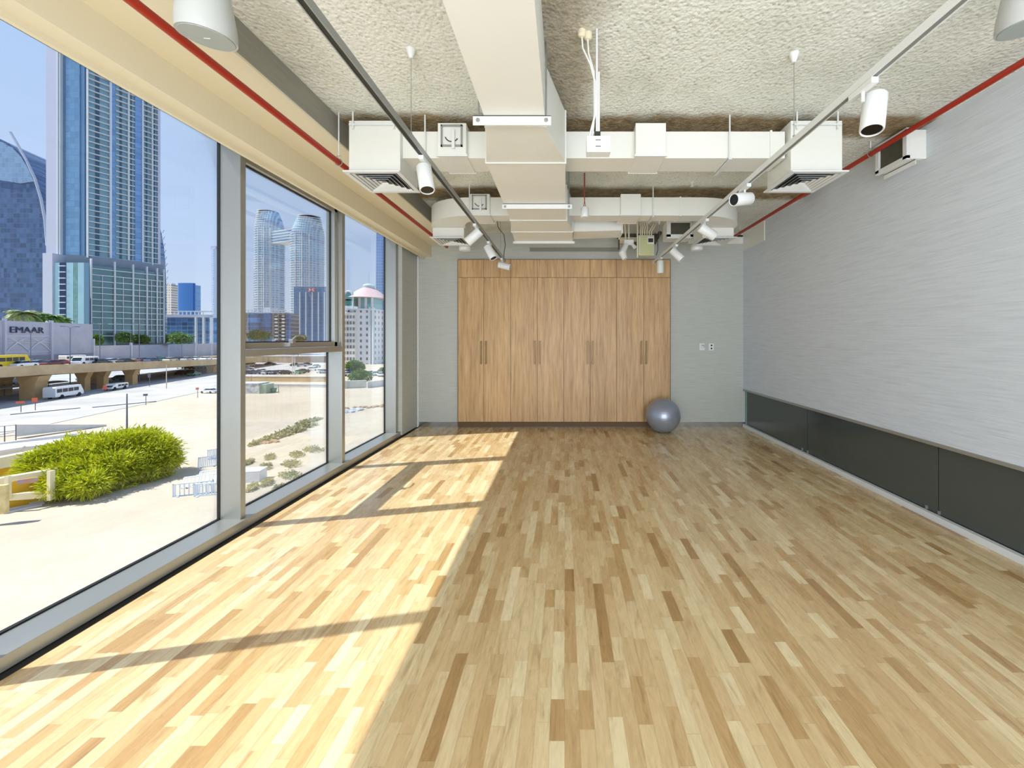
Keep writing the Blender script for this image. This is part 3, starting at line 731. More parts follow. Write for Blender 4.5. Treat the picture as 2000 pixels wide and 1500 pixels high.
# flyover
A1, A2 = -84.6, -112.0
fz = lambda Y: -3.7-.031*(Y-72)
fo = thing('flyover', 'sand-coloured concrete road flyover crossing behind the empty lot', 'bridge', (*line(A1, 90), GZ))
YS = [20, 60, 100, 140, 170, 190]
def sweep(prof):                 # prof: (across offset a, dz from parapet top)
    return [[(*line(a, Y), fz(Y)+dz) for a, dz in prof] for Y in YS if True]
def fsweep(prof): 
    return B().loft([[(line(a, Y)[0], Y, max(fz(Y)+dz, GZ+.02)) for a, dz in prof] for Y in YS])
fsweep([(A1+.0,-1.3),(A1+.0,-2.05),(A1-3,-2.35),(A2+3,-2.35),(A2,-2.05),(A2,-1.3)]).make('deck', CONC, fo)
fsweep([(A1+.05,0),(A1+.05,-1.35),(A1-.4,-1.35),(A1-.3,0)]).make('parapet', CONC, fo)
fsweep([(A2+.3,0),(A2+.4,-1.35),(A2,-1.35),(A2,0)]).make('parapet', CONC, fo)
fsweep([(A1-.4,-.52),(A1-.4,-1.32),(A2+.4,-1.32),(A2+.4,-.52)]).make('road_surface', m_two('flyover_asphalt', (160,160,164), (180,180,184), .2), fo)
def pier(Y, aoff, w, dirz=0, wide=0):
    x, y = line(A1+aoff, Y); zt = fz(Y)-2.2
    b = B().obox((x, y, (GZ+zt-1.2)/2), (-.3,1), w/2, w/2.2, (zt-1.2-GZ)/2)
    b.make('pier', PIERM, fo)
    c_ = B(); u = Vector((-.287,.958)); n_ = Vector((.958,.287))
    R = []
    for z, hw in ((zt-1.3, w/2), (zt-.7, w/2+.25), (zt, w/2+.55)):
        R.append([tuple(Vector((x,y))+u*a*w*.5+n_*b_*hw)+(z,) for a, b_ in ((-1,-1),(1,-1),(1,1),(-1,1))])
    c_.loft(R).make('pier_cap', PIERM, fo)
pier(79.5, -1.5, 2.6); pier(92, -3, 1.5); pier(97, -3, 1.5); pier(104.5, -2.0, 1.8)
pier(140, -2.0, 2.2); pier(64, -2, 3.0)
pier(84, -14, 2.6); pier(108, -16, 2.6)
# embankment road behind, up to the hoarding
struct('road_embankment', B().loft([[(line(a, Y)[0], Y, max(z, GZ+.03)) for a, z in ((-148, GZ), (-150, fz(Y)-1.6), (-176.5, fz(Y*.9)-1.6), (-178, GZ))] for Y in (60, 140, 220, 300)]), CONC, label='raised sand-coloured embankment road behind the flyover')
t = thing('road_barrier', 'low sand-coloured parapet along the far embankment road', 'barrier', (*line(-151, 120), -6))
B().loft([[(line(a, Y)[0], Y, max(fz(Y)-1.6+dz, GZ+.03)) for a, dz in ((-150.2,-.2),(-150.2,1.0),(-150.7,1.0),(-150.7,-.2))] for Y in (60, 140, 220, 300)]).make('parapet', CONC, t)

# hoarding with sign
AF = -175.5; FD = Vector((-.2873, .9578, 0)); FN = Vector((.9578, .2873, 0))
def fY(u): return -AF/((1103-u)/750-.3)
def fpt(u, off=0): Y = fY(u); x, y = line(AF, Y); return Vector((x, y, 0))+FN*off
ho = thing('hoarding', 'tall pale grey hoarding with dark lettering and white curved lattice', 'hoarding', (*fpt(90)[:2], GZ))
def fbox(u0, u1, z0, z1, o0, o1, zb=None):
    p, q = fpt(u0), fpt(u1)
    P_ = [tuple((p+FN*o0)[:2]), tuple((q+FN*o0)[:2]), tuple((q+FN*o1)[:2]), tuple((p+FN*o1)[:2])]
    return B().prism(P_, z0, z1)
fbox(-200, 181, GZ, 8.75, -1, 0).make('panel_wall', HOARD, ho)
for u in (-90, 7, 99):
    fbox(u-2.2, u+2.0, GZ, 9.6, -.2, .7).make('pilaster', plain('lilac_grey', (190,192,208), .6), ho)
fbox(-200, 182, GZ, -5.4, 0, .3).make('base_band', plain('grey_base', (140,142,156), .7), ho)
LATM = plain('lattice_white', (214,216,228), .6)
for c0, c1 in ((11, 55), (55, 97)):
    for sgn in (0, 1):
        for k_ in range(3):
            pts = []
            for i in range(15):
                s = i/14; u = c0+(c1-c0)*s
                ph = s if sgn == 0 else 1-s
                z = -3.6+6.0*math.sin(min(1, max(0, ph*(.75+.22*k_)+.0))*math.pi*.62)*(.95-.16*k_)
                p = fpt(u, .25); pts.append((p.x, p.y, z))
            B().tube(pts, .13, 5).make('lattice_strip', LATM, ho)
fbox(10, 98, -4.0, -3.8, .02, .12).make('lattice_rail', LATM, ho); fbox(10, 98, 2.6, 2.8, .02, .12).make('lattice_rail', LATM, ho)
def text3d(body, name, loc, xdir, height, mat, parent, depth=.15, stretch=1):
    cu = bpy.data.curves.new(name, 'FONT'); cu.body = body; cu.size = height/.7; cu.extrude = depth; cu.align_x = 'LEFT'
    o = bpy.data.objects.new(name, cu); COL.objects.link(o)
    dg = bpy.context.evaluated_depsgraph_get(); me = bpy.data.meshes.new_from_object(o.evaluated_get(dg))
    bpy.data.objects.remove(o)
    x = Vector(xdir).normalized(); z = Vector((0,0,1)); n_ = x.cross(z)
    M = Matrix((( x.x*stretch, z.x, n_.x, loc[0]), (x.y*stretch, z.y, n_.y, loc[1]), (x.z*stretch, z.z, n_.z, loc[2]), (0,0,0,1)))
    me.transform(M)
    base = parent.location
    me.transform(Matrix.Translation(-base)); me.materials.clear(); me.materials.append(mat)
    q = bpy.data.objects.new(name, me); COL.objects.link(q); q.parent = parent; return q
p0 = fpt(16.5, .3); p1 = fpt(87, .3); Lw = (p1-p0).length
text3d('EMAAR', 'lettering', (p0.x, p0.y, 4.0), FD, 2.5, plain('dark_navy_letters', (44,50,84), .5), ho, .1, Lw/(5*2.5*.96))
lf = thing('hoarding', 'long lower grey hoarding running right from the lettered one', 'hoarding', (*fpt(300)[:2], GZ))
fbox(182, 620, GZ, -1.9, -1, 0).make('panel_wall', HOARD, lf)
for u in (181, 255, 327, 380, 412):
    fbox(u-.8, u+.8, GZ, -.6 if u > 190 else 1.6, -.2, .7).make('post', LATM, lf)

# ------------------------------------------------------------ main residential tower
def dirbox(p, q, out, z0, z1, o0, o1):          # box along p->q (xy), pushed along outward normal from o0 to o1
    p, q = Vector(p), Vector(q)
    return B().prism([tuple(p+out*o0), tuple(q+out*o0), tuple(q+out*o1), tuple(p+out*o1)], z0, z1)
C0 = Vector((-267.5, 215.0)); FU = Vector((.468, .884)).normalized(); ON = Vector((FU.y, -FU.x))
def tS(u): r = (1103-u)/750; return (267.5-215*r)/(FU.x+FU.y*r)
def tP(u): return C0+FU*tS(u)
L_ = px(97, 0, 215)[0]
tw = thing('apartment_tower', 'tallest glass and white apartment tower with stacked balconies, nearest the lot', 'tower', (C0.x-8, C0.y+8, GZ))
zt, zp = 195, 47
E = tP(312)
B().prism([(px(97,0,215)[0], 215), tuple(C0), tuple(E), tuple(E+Vector((-26, 8))), (px(97,0,215)[0], 245)], zp, zt).make('core', plain('tower_glass_core', (128,164,176), .2, .45, .3, .06), tw)  # core glass lightened, distance haze put into its colour
xw = lambda u: px(u, 0, 215)[0]
B().box(xw(97), 213.5, zp, xw(118), 215.2, zt).make('grey_flank', plain('lilac_cladding', (186,190,208), .6), tw)
B().box(xw(118.5), 213.2, zp-4, xw(121), 215.2, zt).box(xw(124), 213.2, zp-4, xw(125.5), 215.2, zt).make('white_fin', WHB, tw)
B().box(xw(133), 214.0, zp, xw(160), 215.1, zt).make('glass_strip', facade('tower_strip_glass', (92,124,156), (120,160,190), 3.2, 2.4, .93, .94, 0, var=.12), tw)
B().box(xw(125.5), 214.5, zp, xw(133), 215.1, zt).box(xw(160), 214.3, zp, xw(168), 215.1, zt).make('dull_glass', plain('grey_blue_glass', (104,140,172), .2, .4), tw)
fin = lambda u0, u1, o, z0=zp, z1=zt, m=WHB, nm='white_fin': dirbox(tP(u0), tP(u1), ON, z0, z1, -.3, o).make(nm, m, tw)
for u0, u1 in ((168.5,171),(213,216.5),(248.5,251),(276,278.5),(295,297)): fin(u0, u1, 1.9)
fin(307, 312, 1.2, m=plain('lilac_cladding_b', (186,190,208), .6), nm='grey_flank')
BG = facade('bright_strip_glass', (98,132,176), (122,158,200), 3.2, 50, .9, 1, 0, var=.1)
for u0, u1 in ((216.5,224),(263,276)): fin(u0, u1, .8, m=BG, nm='glass_strip')
for u0, u1 in ((171,213),(225,248.5),(251,262),(278.5,295),(297,307)):
    b = B(); z = zp+1
    while z < zt-1:
        P_ = [tuple(tP(u0)-ON*.2), tuple(tP(u1)-ON*.2), tuple(tP(u1)+ON*1.5), tuple(tP(u0)+ON*1.5)]
        b.prism(P_, z, z+.38); z += 3.2
    b.make('balcony_stack', WHB, tw)
    dk = dirbox(tP(u0+(u1-u0)*.35), tP(u0+(u1-u0)*.55), ON, zp, zt, -.3, .25); dk.make('dark_window_strip', plain('tower_dark_glass', (66,92,112), .15, .4), tw)
# podium
pf = 5.0; zpt = 43
pd = thing('podium_block', 'lower glass and white column block at the foot of the tallest tower', 'building', (C0.x-4, C0.y+4, GZ))
def pP(u):   # podium face line, pushed out
    c = C0+ON*pf; r = (1103-u)/750; s = (-c.x-c.y*r)/(FU.x+FU.y*r); return c+FU*s
q0, q1 = pP(176), pP(323)
yf = 209.0
xv = lambda u: px(u, 0, yf)[0]
B().prism([(xv(107), yf), tuple(q0), tuple(q1), tuple(q1+Vector((-24, 6))), (xv(107), yf+26)], GZ, zpt-.5).make('core', plain('podium_glass_core', (100,132,136), .15, .5, .45, .12), pd)  # podium glass colour raised to stand in for haze
B().box(xv(88), yf-1, GZ, xv(107), yf+10, 48).make('grey_flank', plain('lilac_cladding_c', (190,194,210), .6), pd)
B().prism([(xv(120), yf+2), tuple(q0+Vector((0,4))), tuple(q1+Vector((-3,2))), tuple(q1+Vector((-24,6))), (xv(120), yf+20)], zpt-.5, zpt+5).make('setback', plain('grey_setback', (120,134,150), .6), pd)
GW = plain('pale_reflective_glass', (170,206,214), .12, .5, .15, .15)
for u0, u1, m_, nm in ((107,118,GW,'glass_panel'),(118.5,131,GLD,'dark_window_strip'),(131.5,145,GW,'glass_panel'),(145.5,153,plain('mottled_glass', (120,158,150), .2, .3, .6, .5),'glass_panel'),(153.5,166,GW,'glass_panel'),(166.5,175,plain('blue_grey_glass', (106,140,160), .2, .4),'glass_panel')):
    B().box(xv(u0), yf-.4, -7, xv(u1), yf+.1, zpt).make(nm, m_, pd)
b = B(); z = -2
while z < zpt: b.box(xv(118), yf-.9, z, xv(131), yf-.3, z+.45); z += 3.3
b.make('balcony_stack', WHB, pd)
cu_ = [176, 222, 258, 285, 305, 318]
for i, u in enumerate(cu_):
    a, c_ = pP(u-.2), pP(u+2.6-.2*i)
    dirbox(a, c_, ON, GZ, zpt+3-.3*i, -.3, 1.6).make('column', WHB, pd)
for i in range(5):
    b = B(); z = 3.0
    while z < zpt+.5:
        P_ = [tuple(pP(cu_[i]+2)-ON*.2), tuple(pP(cu_[i+1])-ON*.2), tuple(pP(cu_[i+1])+ON*1.1), tuple(pP(cu_[i]+2)+ON*1.1)]
        b.prism(P_, z, z+.4); z += 3.4
    b.make('floor_slabs', WHB, pd)
    m_ = (cu_[i]+cu_[i+1])/2
    dirbox(pP(m_-.5), pP(m_+.5), ON, 0, zpt-6, -.2, .9).make('mullion', WHB, pd)
dirbox(pP(225), pP(330), ON, -1.8, -1.2, 0, 6).make('entrance_canopy', plain('canopy_grey', (96,100,108), .5), pd)

# ------------------------------------------------------------ curved dark glass tower at the far left
sb = thing('curved_tower', 'dark blue glass tower with one curved edge, cut by the left of the view', 'tower', (px(40,0,270)[0], 270, GZ))
Yc = 262
prof = [(-160,600),(-160,262),(-40,262),(2,272),(25,284),(42,302),(58,328),(72,356),(84,392),(92,430),(96,475),(98,530),(98,700)]
pts = [px(u, v, Yc) for u, v in prof]
def extr(pts, d):
    return B().loft([[(x, y, max(z, GZ)) for x, y, z in pts], [(x*(1+d/Yc*.2), y+d, max(z, GZ)) for x, y, z in pts]])
extr(pts, 30).make('glass_body', facade('dark_banded_glass', (74,94,124), (84,106,140), 3.4, 2.2, .86, .93, 0, .14, .5, var=.3), sb)  # blues lightened to carry the haze over the dark glass
fn = [px(u, v, Yc-1) for u, v in ((20,258),(34,282),(52,314),(68,348),(80,388),(88,430),(92,480))]
B().tube(fn, .7, 6).make('edge_fin', GRB, sb)
top = [px(u, v, Yc-.8) for u, v in ((-40,268),(2,277),(24,289),(41,307),(56,332),(66,354),(40,358),(-40,346))]
B().loft([top, [(x, y+.7, z) for x, y, z in top]]).make('lit_top_overlay', facade('lit_top_grid', (132,154,180), (140,166,192), 3.4, 2.2, .9, .92, 0, .14, .5, var=.12), sb)  # lighter overlay, the lit upper part of the tower painted as colour
def block(name, label, cat, u0, u1, vt, vb, Y, depth, mat, side=None, part='facade_block'):
    x0, x1 = px(u0,0,Y)[0], px(u1,0,Y+depth)[0]; z1 = px(0, vt, Y)[2]
    t = thing(name, label, cat, ((x0+x1)/2, Y+depth/2, GZ))
    z0 = px(0, vb, Y)[2] if vb else GZ
    # sides follow the building, depth straight back
    B().box(x0, Y, min(z0, GZ), x1, Y+depth, z1).make(part, mat, t)
    return t, x0, x1, z1
t, x0, x1, z1 = block('grey_slab_tower', 'grey blue slab tower between the curved tower and the tallest one', 'tower', 66, 103, 326, None, 330, 5, facade('slab_facade', (160,172,196), (120,146,184), 4, 3, .6, .6, 0))
B().box(x0+2, 331, z1, x1-2, 336, z1+4).make('roof_plant', GRB, t)
# sail tower behind right shoulder
t = thing('sail_tower', 'slim sail-shaped tower peeking out right of the tallest tower', 'tower', (px(318,0,420)[0], 420, GZ))
sp_ = [px(u-12, v, 420) for u, v in ((300,700),(300,425),(313,440),(317,456),(321,480),(324,510),(326,560),(327,700))]
B().loft([[(x,y,max(z,GZ)) for x,y,z in sp_],[(x,y+6,max(z,GZ)) for x,y,z in sp_]]).make('glass_body', facade('sail_glass', (128,148,172), (104,130,162), 4, 3, .7, .8, 0), t)
for k_ in range(9):
    v = 455+k_*13; u = 317.5+min(8, k_*1.35); p = px(u, v, 419)
    B().tube([p, (p[0]+1.6, p[1], p[2]+3.2)], .35, 5).make('edge_fin', GRB, t)
# mid-distance blocks
t, x0, x1, z1 = block('apartment_block', 'beige apartment block left of the bright blue glass block', 'building', 324, 347, 556, None, 560, 9, facade('beige_apartments', (226,216,200), (150,150,156), 3.6, 3.2, .5, .45, 0, .3, .1))
B().box(x0+1, 561, z1, x1-1, 567, z1+2.5).make('roof_plant', WHB, t)
t, x0, x1, z1 = block('glass_block', 'bright blue glass office block with a curved front', 'building', 348, 392, 556, None, 540, 12, facade('sky_blue_glass', (132,166,200), (110,152,192), 3.6, 6, .92, .95, 0, .1, .6, var=.1))
xc_ = (x0+px(382,0,540)[0])/2; w_ = px(382,0,540)[0]-x0
B().prism([(xc_+w_/2*math.cos(math.pi+a), 540+3.5*-math.sin(a)) for a in [math.pi*i/12 for i in range(13)]], GZ, z1+2).make('curved_front', plain('blue_front_glass', (74,130,196), .1, .6, .12, .02), t)
t, x0, x1, z1 = block('slender_tower', 'hazy slender tower just left of the thick window mullion', 'tower', 413.5, 440, 486, None, 900, 30, facade('slender_facade', (190,206,230), (140,168,212), 4, 4, .5, .6, 0))  # haze is put into the pale blue of this far tower
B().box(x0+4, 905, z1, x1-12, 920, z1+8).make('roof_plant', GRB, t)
t, x0, x1, z1 = block('low_glass_building', 'low blue glass building with white columns and roof frame', 'building', 326, 432, 620, None, 330, 12, facade('low_blue_glass', (112,144,176), (100,144,188), 3.4, 5, .88, .94, 0, .12, .5))
B().box(x0-2, 329, z1, x1, 334, z1+2.4).make('roof_band', GRB, t)
B().box(x0+3, 331, z1+5.2, x1, 338, z1+5.8).make('roof_frame', WHB, t)
for u in (381, 396, 411): B().box(px(u,0,329)[0], 328.5, GZ, px(u+3,0,329)[0], 330.2, z1).make('column', WHB, t)
for k_ in range(8): x = x0+5+k_*(x1-x0-8)/8; B().box(x, 331, z1+2, x+.6, 331.6, z1+5.4).make('roof_post', WHB, t)

# twin curved towers with a sky bridge (second window)
def rings_tower(t, uc, hw, vt, Y, slant, part='round_tower'):
    zt_ = px(0, vt, Y)[2]; xc_ = px(uc,0,Y)[0]; R_ = hw*Y/750
    core = B(); n = 28
    core.lathe((xc_, Y, 0), [(R_*.95, GZ), (R_*.95, zt_-34), (R_*.82, zt_-18), (R_*.60, zt_-4), (.01, zt_-4)], n, 1, .7)
    core.make(part, facade('haze_blue_tower_glass_%d' % uc, (176,204,226), (132,172,204), 4.2, 4, .8, .5, 0, .2, .35), t, smooth=True)  # pale blue colours imitate haze on the twin towers
    b = B(); z = -2
    while z < zt_:
        s_ = 1.0 if z < zt_-34 else max(.62, 1.0-.36*(z-(zt_-34))/34)
        off = slant*R_*(1-s_)
        b.lathe((xc_+off, Y, z), [(R_*s_, 0), (R_*s_*1.0, .9), (R_*s_*.8, .95), (R_*s_*.8, 0)], n, 1, .72); z += 4.2
    b.make('balcony_rings', WHB, t)
    for du_ in (-.30, .12, .5):
        x = xc_+du_*R_; yy = Y-R_*.72*math.sqrt(max(0, 1-du_**2))-.6
        B().box(x-.6, yy, GZ, x+.6, yy+4, zt_-36).make('white_fin', WHB, t)
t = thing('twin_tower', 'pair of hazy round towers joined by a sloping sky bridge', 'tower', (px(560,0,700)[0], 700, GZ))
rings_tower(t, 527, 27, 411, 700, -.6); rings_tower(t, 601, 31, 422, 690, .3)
a, b_ = px(520, 462, 686), px(640, 440, 676)
br = B()
for k_ in range(5):
    z = 5*k_
    br.loft([[(a[0], a[1], a[2]-14+z), (a[0], a[1]+22, a[2]-14+z), (a[0], a[1]+22, a[2]-12+z), (a[0], a[1], a[2]-12+z)],
             [(b_[0]-26, b_[1], a[2]-5+z), (b_[0]-26, b_[1]+22, a[2]-5+z), (b_[0]-26, b_[1]+22, a[2]-3+z), (b_[0]-26, b_[1], a[2]-3+z)]])
br.make('bridge_decks', WHB, t)
B().loft([[(a[0], a[1]+1, a[2]-13), (a[0], a[1]+20, a[2]-13), (a[0], a[1]+20, a[2]+8), (a[0], a[1]+1, a[2]+8)],
          [(b_[0]-26, b_[1]+1, a[2]-4), (b_[0]-26, b_[1]+20, a[2]-4), (b_[0]-26, b_[1]+20, a[2]+17), (b_[0]-26, b_[1]+1, a[2]+17)]]).make('bridge_glass', plain('pale_bridge_glass', (150,184,212), .2, .4), t)
t, x0, x1, z1 = block('apartment_block', 'slim stepped hazy block at the left foot of the twin towers', 'building', 495, 503, 526, None, 720, 6, facade('stepped_facade', (180,196,216), (120,140,170), 4, 3, .5, .5, 0))  # washed-out facade colours hold the haze
B().box(x0+4.5, 721, z1, x1, 735, z1+10).make('upper_step', GRB, t)
t, x0, x1, z1 = block('glass_block', 'blue glass office block with white vertical fins and a red and white mark', 'building', 574, 660, 560, None, 420, 16, facade('deep_blue_glass', (98,146,188), (106,158,200), 4, 6, .95, .95, 0, .12, .5, var=.08))
for u in (585, 597, 609.5, 621.5, 633): x = px(u,0,419)[0]; B().box(x-.35, 419, GZ+4, x+.35, 420.1, z1-6).make('white_fin', WHB, t)
mk = t
xm, zm = px(608,0,419)[0], px(0,566,419)[2]
B().add([(xm-3.4,418.8,zm-1.8),(xm+3.4,418.8,zm-1.8),(xm+3.4,418.8,zm+1.8),(xm-3.4,418.8,zm+1.8),(xm-3.4,419.9,zm-1.8),(xm+3.4,419.9,zm-1.8),(xm+3.4,419.9,zm+1.8),(xm-3.4,419.9,zm+1.8)], [(0,1,2,3),(4,5,6,7),(0,1,5,4),(2,3,7,6),(0,3,7,4),(1,2,6,5)]).make('sign_board', WHB, mk)
rd = B()
for s_ in (-1, 1):
    rd.add([(xm+s_*5.0,418.6,zm),(xm+s_*2.6,418.6,zm+1.8),(xm+s_*2.6,418.6,zm-1.8),(xm+s_*5.0,419.0,zm),(xm+s_*2.6,419.0,zm+1.8),(xm+s_*2.6,419.0,zm-1.8)], [(0,1,2),(3,4,5),(0,1,4,3),(1,2,5,4),(2,0,3,5)])
    rd.add([(xm,418.6,zm),(xm-1.8,418.6,zm+s_*1.8),(xm+1.8,418.6,zm+s_*1.8),(xm,419.0,zm),(xm-1.8,419.0,zm+s_*1.8),(xm+1.8,419.0,zm+s_*1.8)], [(0,1,2),(3,4,5),(0,1,4,3),(1,2,5,4),(2,0,3,5)])
rd.make('sign_mark', plain('sign_red', (200,40,40), .5), mk)
t, x0, x1, z1 = block('low_glass_building', 'low building with a dark blue curved glass bay and square white windows', 'building', 470, 584, 612, None, 300, 14, facade('grey_stone_windows', (152,150,150), (90,96,110), 3.2, 4, .8, .6, 0))
x = px(504,0,298)[0]; R_ = 9.5
B().prism([(x+R_*math.cos(a), 300-3.2*math.sin(a)) for a in [math.pi*i/14 for i in range(15)]], GZ, z1-.5).make('curved_bay', facade('bay_glass', (96,134,178), (88,130,178), 3.2, 30, .9, 1, 0, .12, .5), t)
B().box(px(566,0,300)[0], 299, GZ, x1, 301, z1-1).make('glass_end', facade('end_glass', (100,134,176), (90,126,176), 3.2, 3, .9, .9, 0), t)
for u in (538.5, 552.5):
    b = B(); xx = px(u,0,299)[0]
    b.box(xx-1.1, 299.2, -3, xx+1.1, 300, z1-2); b.make('window_column', facade('white_window_column_%d' % int(u), (226,222,214), (80,86,96), 2.6, 40, .5, 1, 0), t)
B().box(x0, 299, z1, x1, 304, z1+.8).make('roof_band', GRB, t)
for k_ in range(14): xx = x0+1+k_*(x1-x0-2)/13; B().box(xx, 299.5, z1+.8, xx+.35, 299.9, z1+2.6).make('roof_post', WHB, t)
B().box(x0, 299.4, z1+2.4, x1, 300, z1+2.8).make('roof_frame', WHB, t)
B().box(px(518,0,305)[0], 304, z1+.5, px(530,0,305)[0], 312, z1+5).make('white_roof_box', WHB, t)

# white domed hotel and needle tower in the narrow window
t = thing('domed_hotel', 'white balconied hotel with a pink domed roof and glass arch', 'building', (px(715,0,190)[0], 190, GZ))
Yh = 190
X = lambda u: px(u,0,Yh)[0]; Z = lambda v: px(0,v,Yh)[2]
B().box(X(640), Yh, GZ, X(731), Yh+10, Z(604)).make('tower_wall', facade('hotel_wall', (222,220,222), (84,96,116), 2.95, 3.0, .48, .30, 0, .3, .1, z0=1), t)
B().box(X(731), Yh+.6, GZ, X(731)+.3, Yh+9.6, Z(604)).make('side_wall', facade('hotel_wing', (214,214,218), (84,96,116), 2.95, 3.6, .5, .28, math.pi/2, .3, .1, z0=1), t)
B().box(X(652), Yh-1.2, GZ, X(696), Yh+.2, Z(610)).make('balcony_wing', facade('hotel_balconies', (226,222,216), (120,116,116), 2.95, 1.5, .52, .72, 0, .4, 0, z0=1), t)
b = B(); z = 2
while z < Z(612): b.box(X(652), Yh-2.0, z, X(695), Yh-1.1, z+.35); z += 2.95
b.make('balcony_slabs', WHB, t)
for u in (722.5, 728): B().box(X(u), Yh-1.0, GZ, X(u+3), Yh+.2, Z(600)).make('pilaster', WHB, t)
B().box(X(674), Yh-1.2, Z(606), X(733), Yh+10.5, Z(603)).make('cornice', WHB, t)
B().box(X(697), Yh+1, Z(603), X(730), Yh+9.5, Z(578)).make('top_storey', facade('top_storey_windows', (222,222,222), (96,150,156), 30, 3.2, 1, .6, 0, .15, .4), t)
xc_ = X(707)
B().lathe((xc_, Yh+6, Z(581)), [(10.2,0),(8.2,1.5),(5.6,3.6),(3.2,5.2),(2.6,5.4),(.01,5.4)], 28).make('domed_roof', plain('pink_roof', (208,176,176), .6), t, smooth=True)
B().lathe((xc_+.3, Yh+6, Z(560)), [(2.9,0),(2.9,1.2),(2.0,2.0),(.6,2.4),(.15,2.5),(.08,8),(.01,8)], 20).make('cupola', plain('pale_cupola', (180,196,198), .5), t, smooth=True)
zc = Z(592)
B().prism([(X(677), Yh-2), (X(694), Yh-2), (X(694), Yh+8), (X(677), Yh+8)], Z(598), Z(585)).make('arch_base_glass', plain('teal_glass', (70,140,136), .15, .4), t)
R2 = (X(694)-X(677))/2
arch = [((X(677)+X(694))/2+R2*math.cos(a), Yh-2, Z(580)+R2*math.sin(a)*1.15) for a in [math.pi*i/14 for i in range(15)]]
B().loft([[(X(677), Yh-2, Z(588))]+arch[::-1]+[(X(694), Yh-2, Z(588))], [(X(677), Yh+8, Z(588))]+[(p_[0], Yh+8, p_[2]) for p_ in arch[::-1]]+[(X(694), Yh+8, Z(588))]]).make('arch_glass', plain('teal_glass_b', (104,170,170), .15, .4), t)
B().tube([(X(694), Yh-2.2, Z(604))]+[(p_[0], Yh-2.2, p_[2]) for p_ in arch]+[(X(677), Yh-2.2, Z(604))], .45, 6).make('arch_frame', WHB, t)
t = thing('needle_tower', 'plain blue tower rising behind the domed hotel', 'tower', (px(748,0,520)[0], 520, GZ))
a0, a1 = px(733,0,520)[0], px(775,0,520)[0]
B().loft([[(a0,520,GZ),(a1,520,GZ),(a1,540,GZ),(a0,540,GZ)], [(a0+1.5,520,Z(380)*2.2),(a1,520,Z(380)*2.2),(a1,540,Z(380)*2.2),(a0+1.5,540,Z(380)*2.2)]]).make('glass_body', facade('needle_glass', (140,168,210), (128,160,208), 4, 3, .9, .9, 0, .15, .4, var=.06), t)
B().box(a0+20, 505, GZ, a1+20, 515, px(0,575,510)[2]).make('annex', WHB, t)
# ============================================================ vegetation
def m_leaf(name, c1, c2, c3, sc=.9):
    t = NT(name); v = t.coord(); f = t.noise(v, sc, 4, .7); f2 = t.noise(v, sc*9, 2, .6)
    ff = t.math('ADD', t.math('MULTIPLY', f, .6), t.math('MULTIPLY', f2, .4))
    col = t.ramp(ff, [(.35, lin(c1)), (.5, lin(c2)), (.65, lin(c3))])
    p = t.n('ShaderNodeBsdfPrincipled'); t.t.links.new(col, p.inputs['Base Color']); p.inputs['Roughness'].default_value = .6
    tl = t.n('ShaderNodeBsdfTranslucent'); t.t.links.new(col, tl.inputs[0])
    mx = t.n('ShaderNodeMixShader'); mx.inputs[0].default_value = .35; t.t.links.new(p.outputs[0], mx.inputs[1]); t.t.links.new(tl.outputs[0], mx.inputs[2])
    t.t.links.new(mx.outputs[0], t.out.inputs[0]); return t.m
LEAF = m_leaf('bright_green_foliage', (124,130,10), (184,190,20), (224,222,60))
LEAF2 = m_leaf('mid_green_foliage', (62,92,40), (96,134,58), (140,168,84), .5)
LEAF3 = m_leaf('dry_scrub_foliage', (148,148,108), (172,170,128), (196,190,154), .6)
TRUNK = plain('grey_bark', (110,96,78), .9)
def foliage(blobs, n, size, rng, droop=.5, inner=.55, wid=.22, fringe=0):
    b = B()
    tot = sum(r[0]*r[1] for _, r in blobs)
    for c, r in blobs:
        k_ = int(n*r[0]*r[1]/tot)
        for _ in range(k_):
            d = Vector((rng.gauss(0,1), rng.gauss(0,1), rng.gauss(0,1))).normalized()
            s = inner+(1.08-inner)*rng.random()**.6+(fringe*rng.random()**4)
            p = Vector((c[0]+d.x*r[0]*s, c[1]+d.y*r[1]*s, c[2]+d.z*r[2]*s))
            if p.z < GZ+.05: p.z = GZ+.05+rng.random()*.3
            L = size*(.6+.9*rng.random())
            a = (d*.8+Vector((rng.gauss(0,.5), rng.gauss(0,.5), rng.gauss(0,.5)-droop))).normalized()
            w_ = a.cross(Vector((rng.gauss(0,1), rng.gauss(0,1), rng.gauss(0,1)))).normalized()*L*wid
            b.add([p, p+a*L*.5+w_, p+a*L, p+a*L*.5-w_], [(0,1,2,3)])
    return b
def bush(name, label, cat, blobs, n, size, leaf, seed, trunks=3, group=None, droop=.5, wid=.22, fringe=0, inner=.55):
    rng = random.Random(seed)
    cx_ = sum(c[0] for c, r in blobs)/len(blobs); cy_ = sum(c[1] for c, r in blobs)/len(blobs)
    t = thing(name, label, cat, (cx_, cy_, GZ), group)
    foliage(blobs, n, size, rng, droop, inner, wid, fringe).make('foliage', leaf, t)
    b = B()
    for i in range(trunks):
        c, r = blobs[i*len(blobs)//max(1,trunks)]
        b.tube([(cx_*.3+c[0]*.7, cy_*.3+c[1]*.7, GZ-.05), (c[0]*.9+cx_*.1, c[1]*.9+cy_*.1, (GZ+c[2])/2), (c[0], c[1], c[2])], min(.16, r[0]*.08), 6)
    if trunks: b.make('trunk', TRUNK, t)
    return t
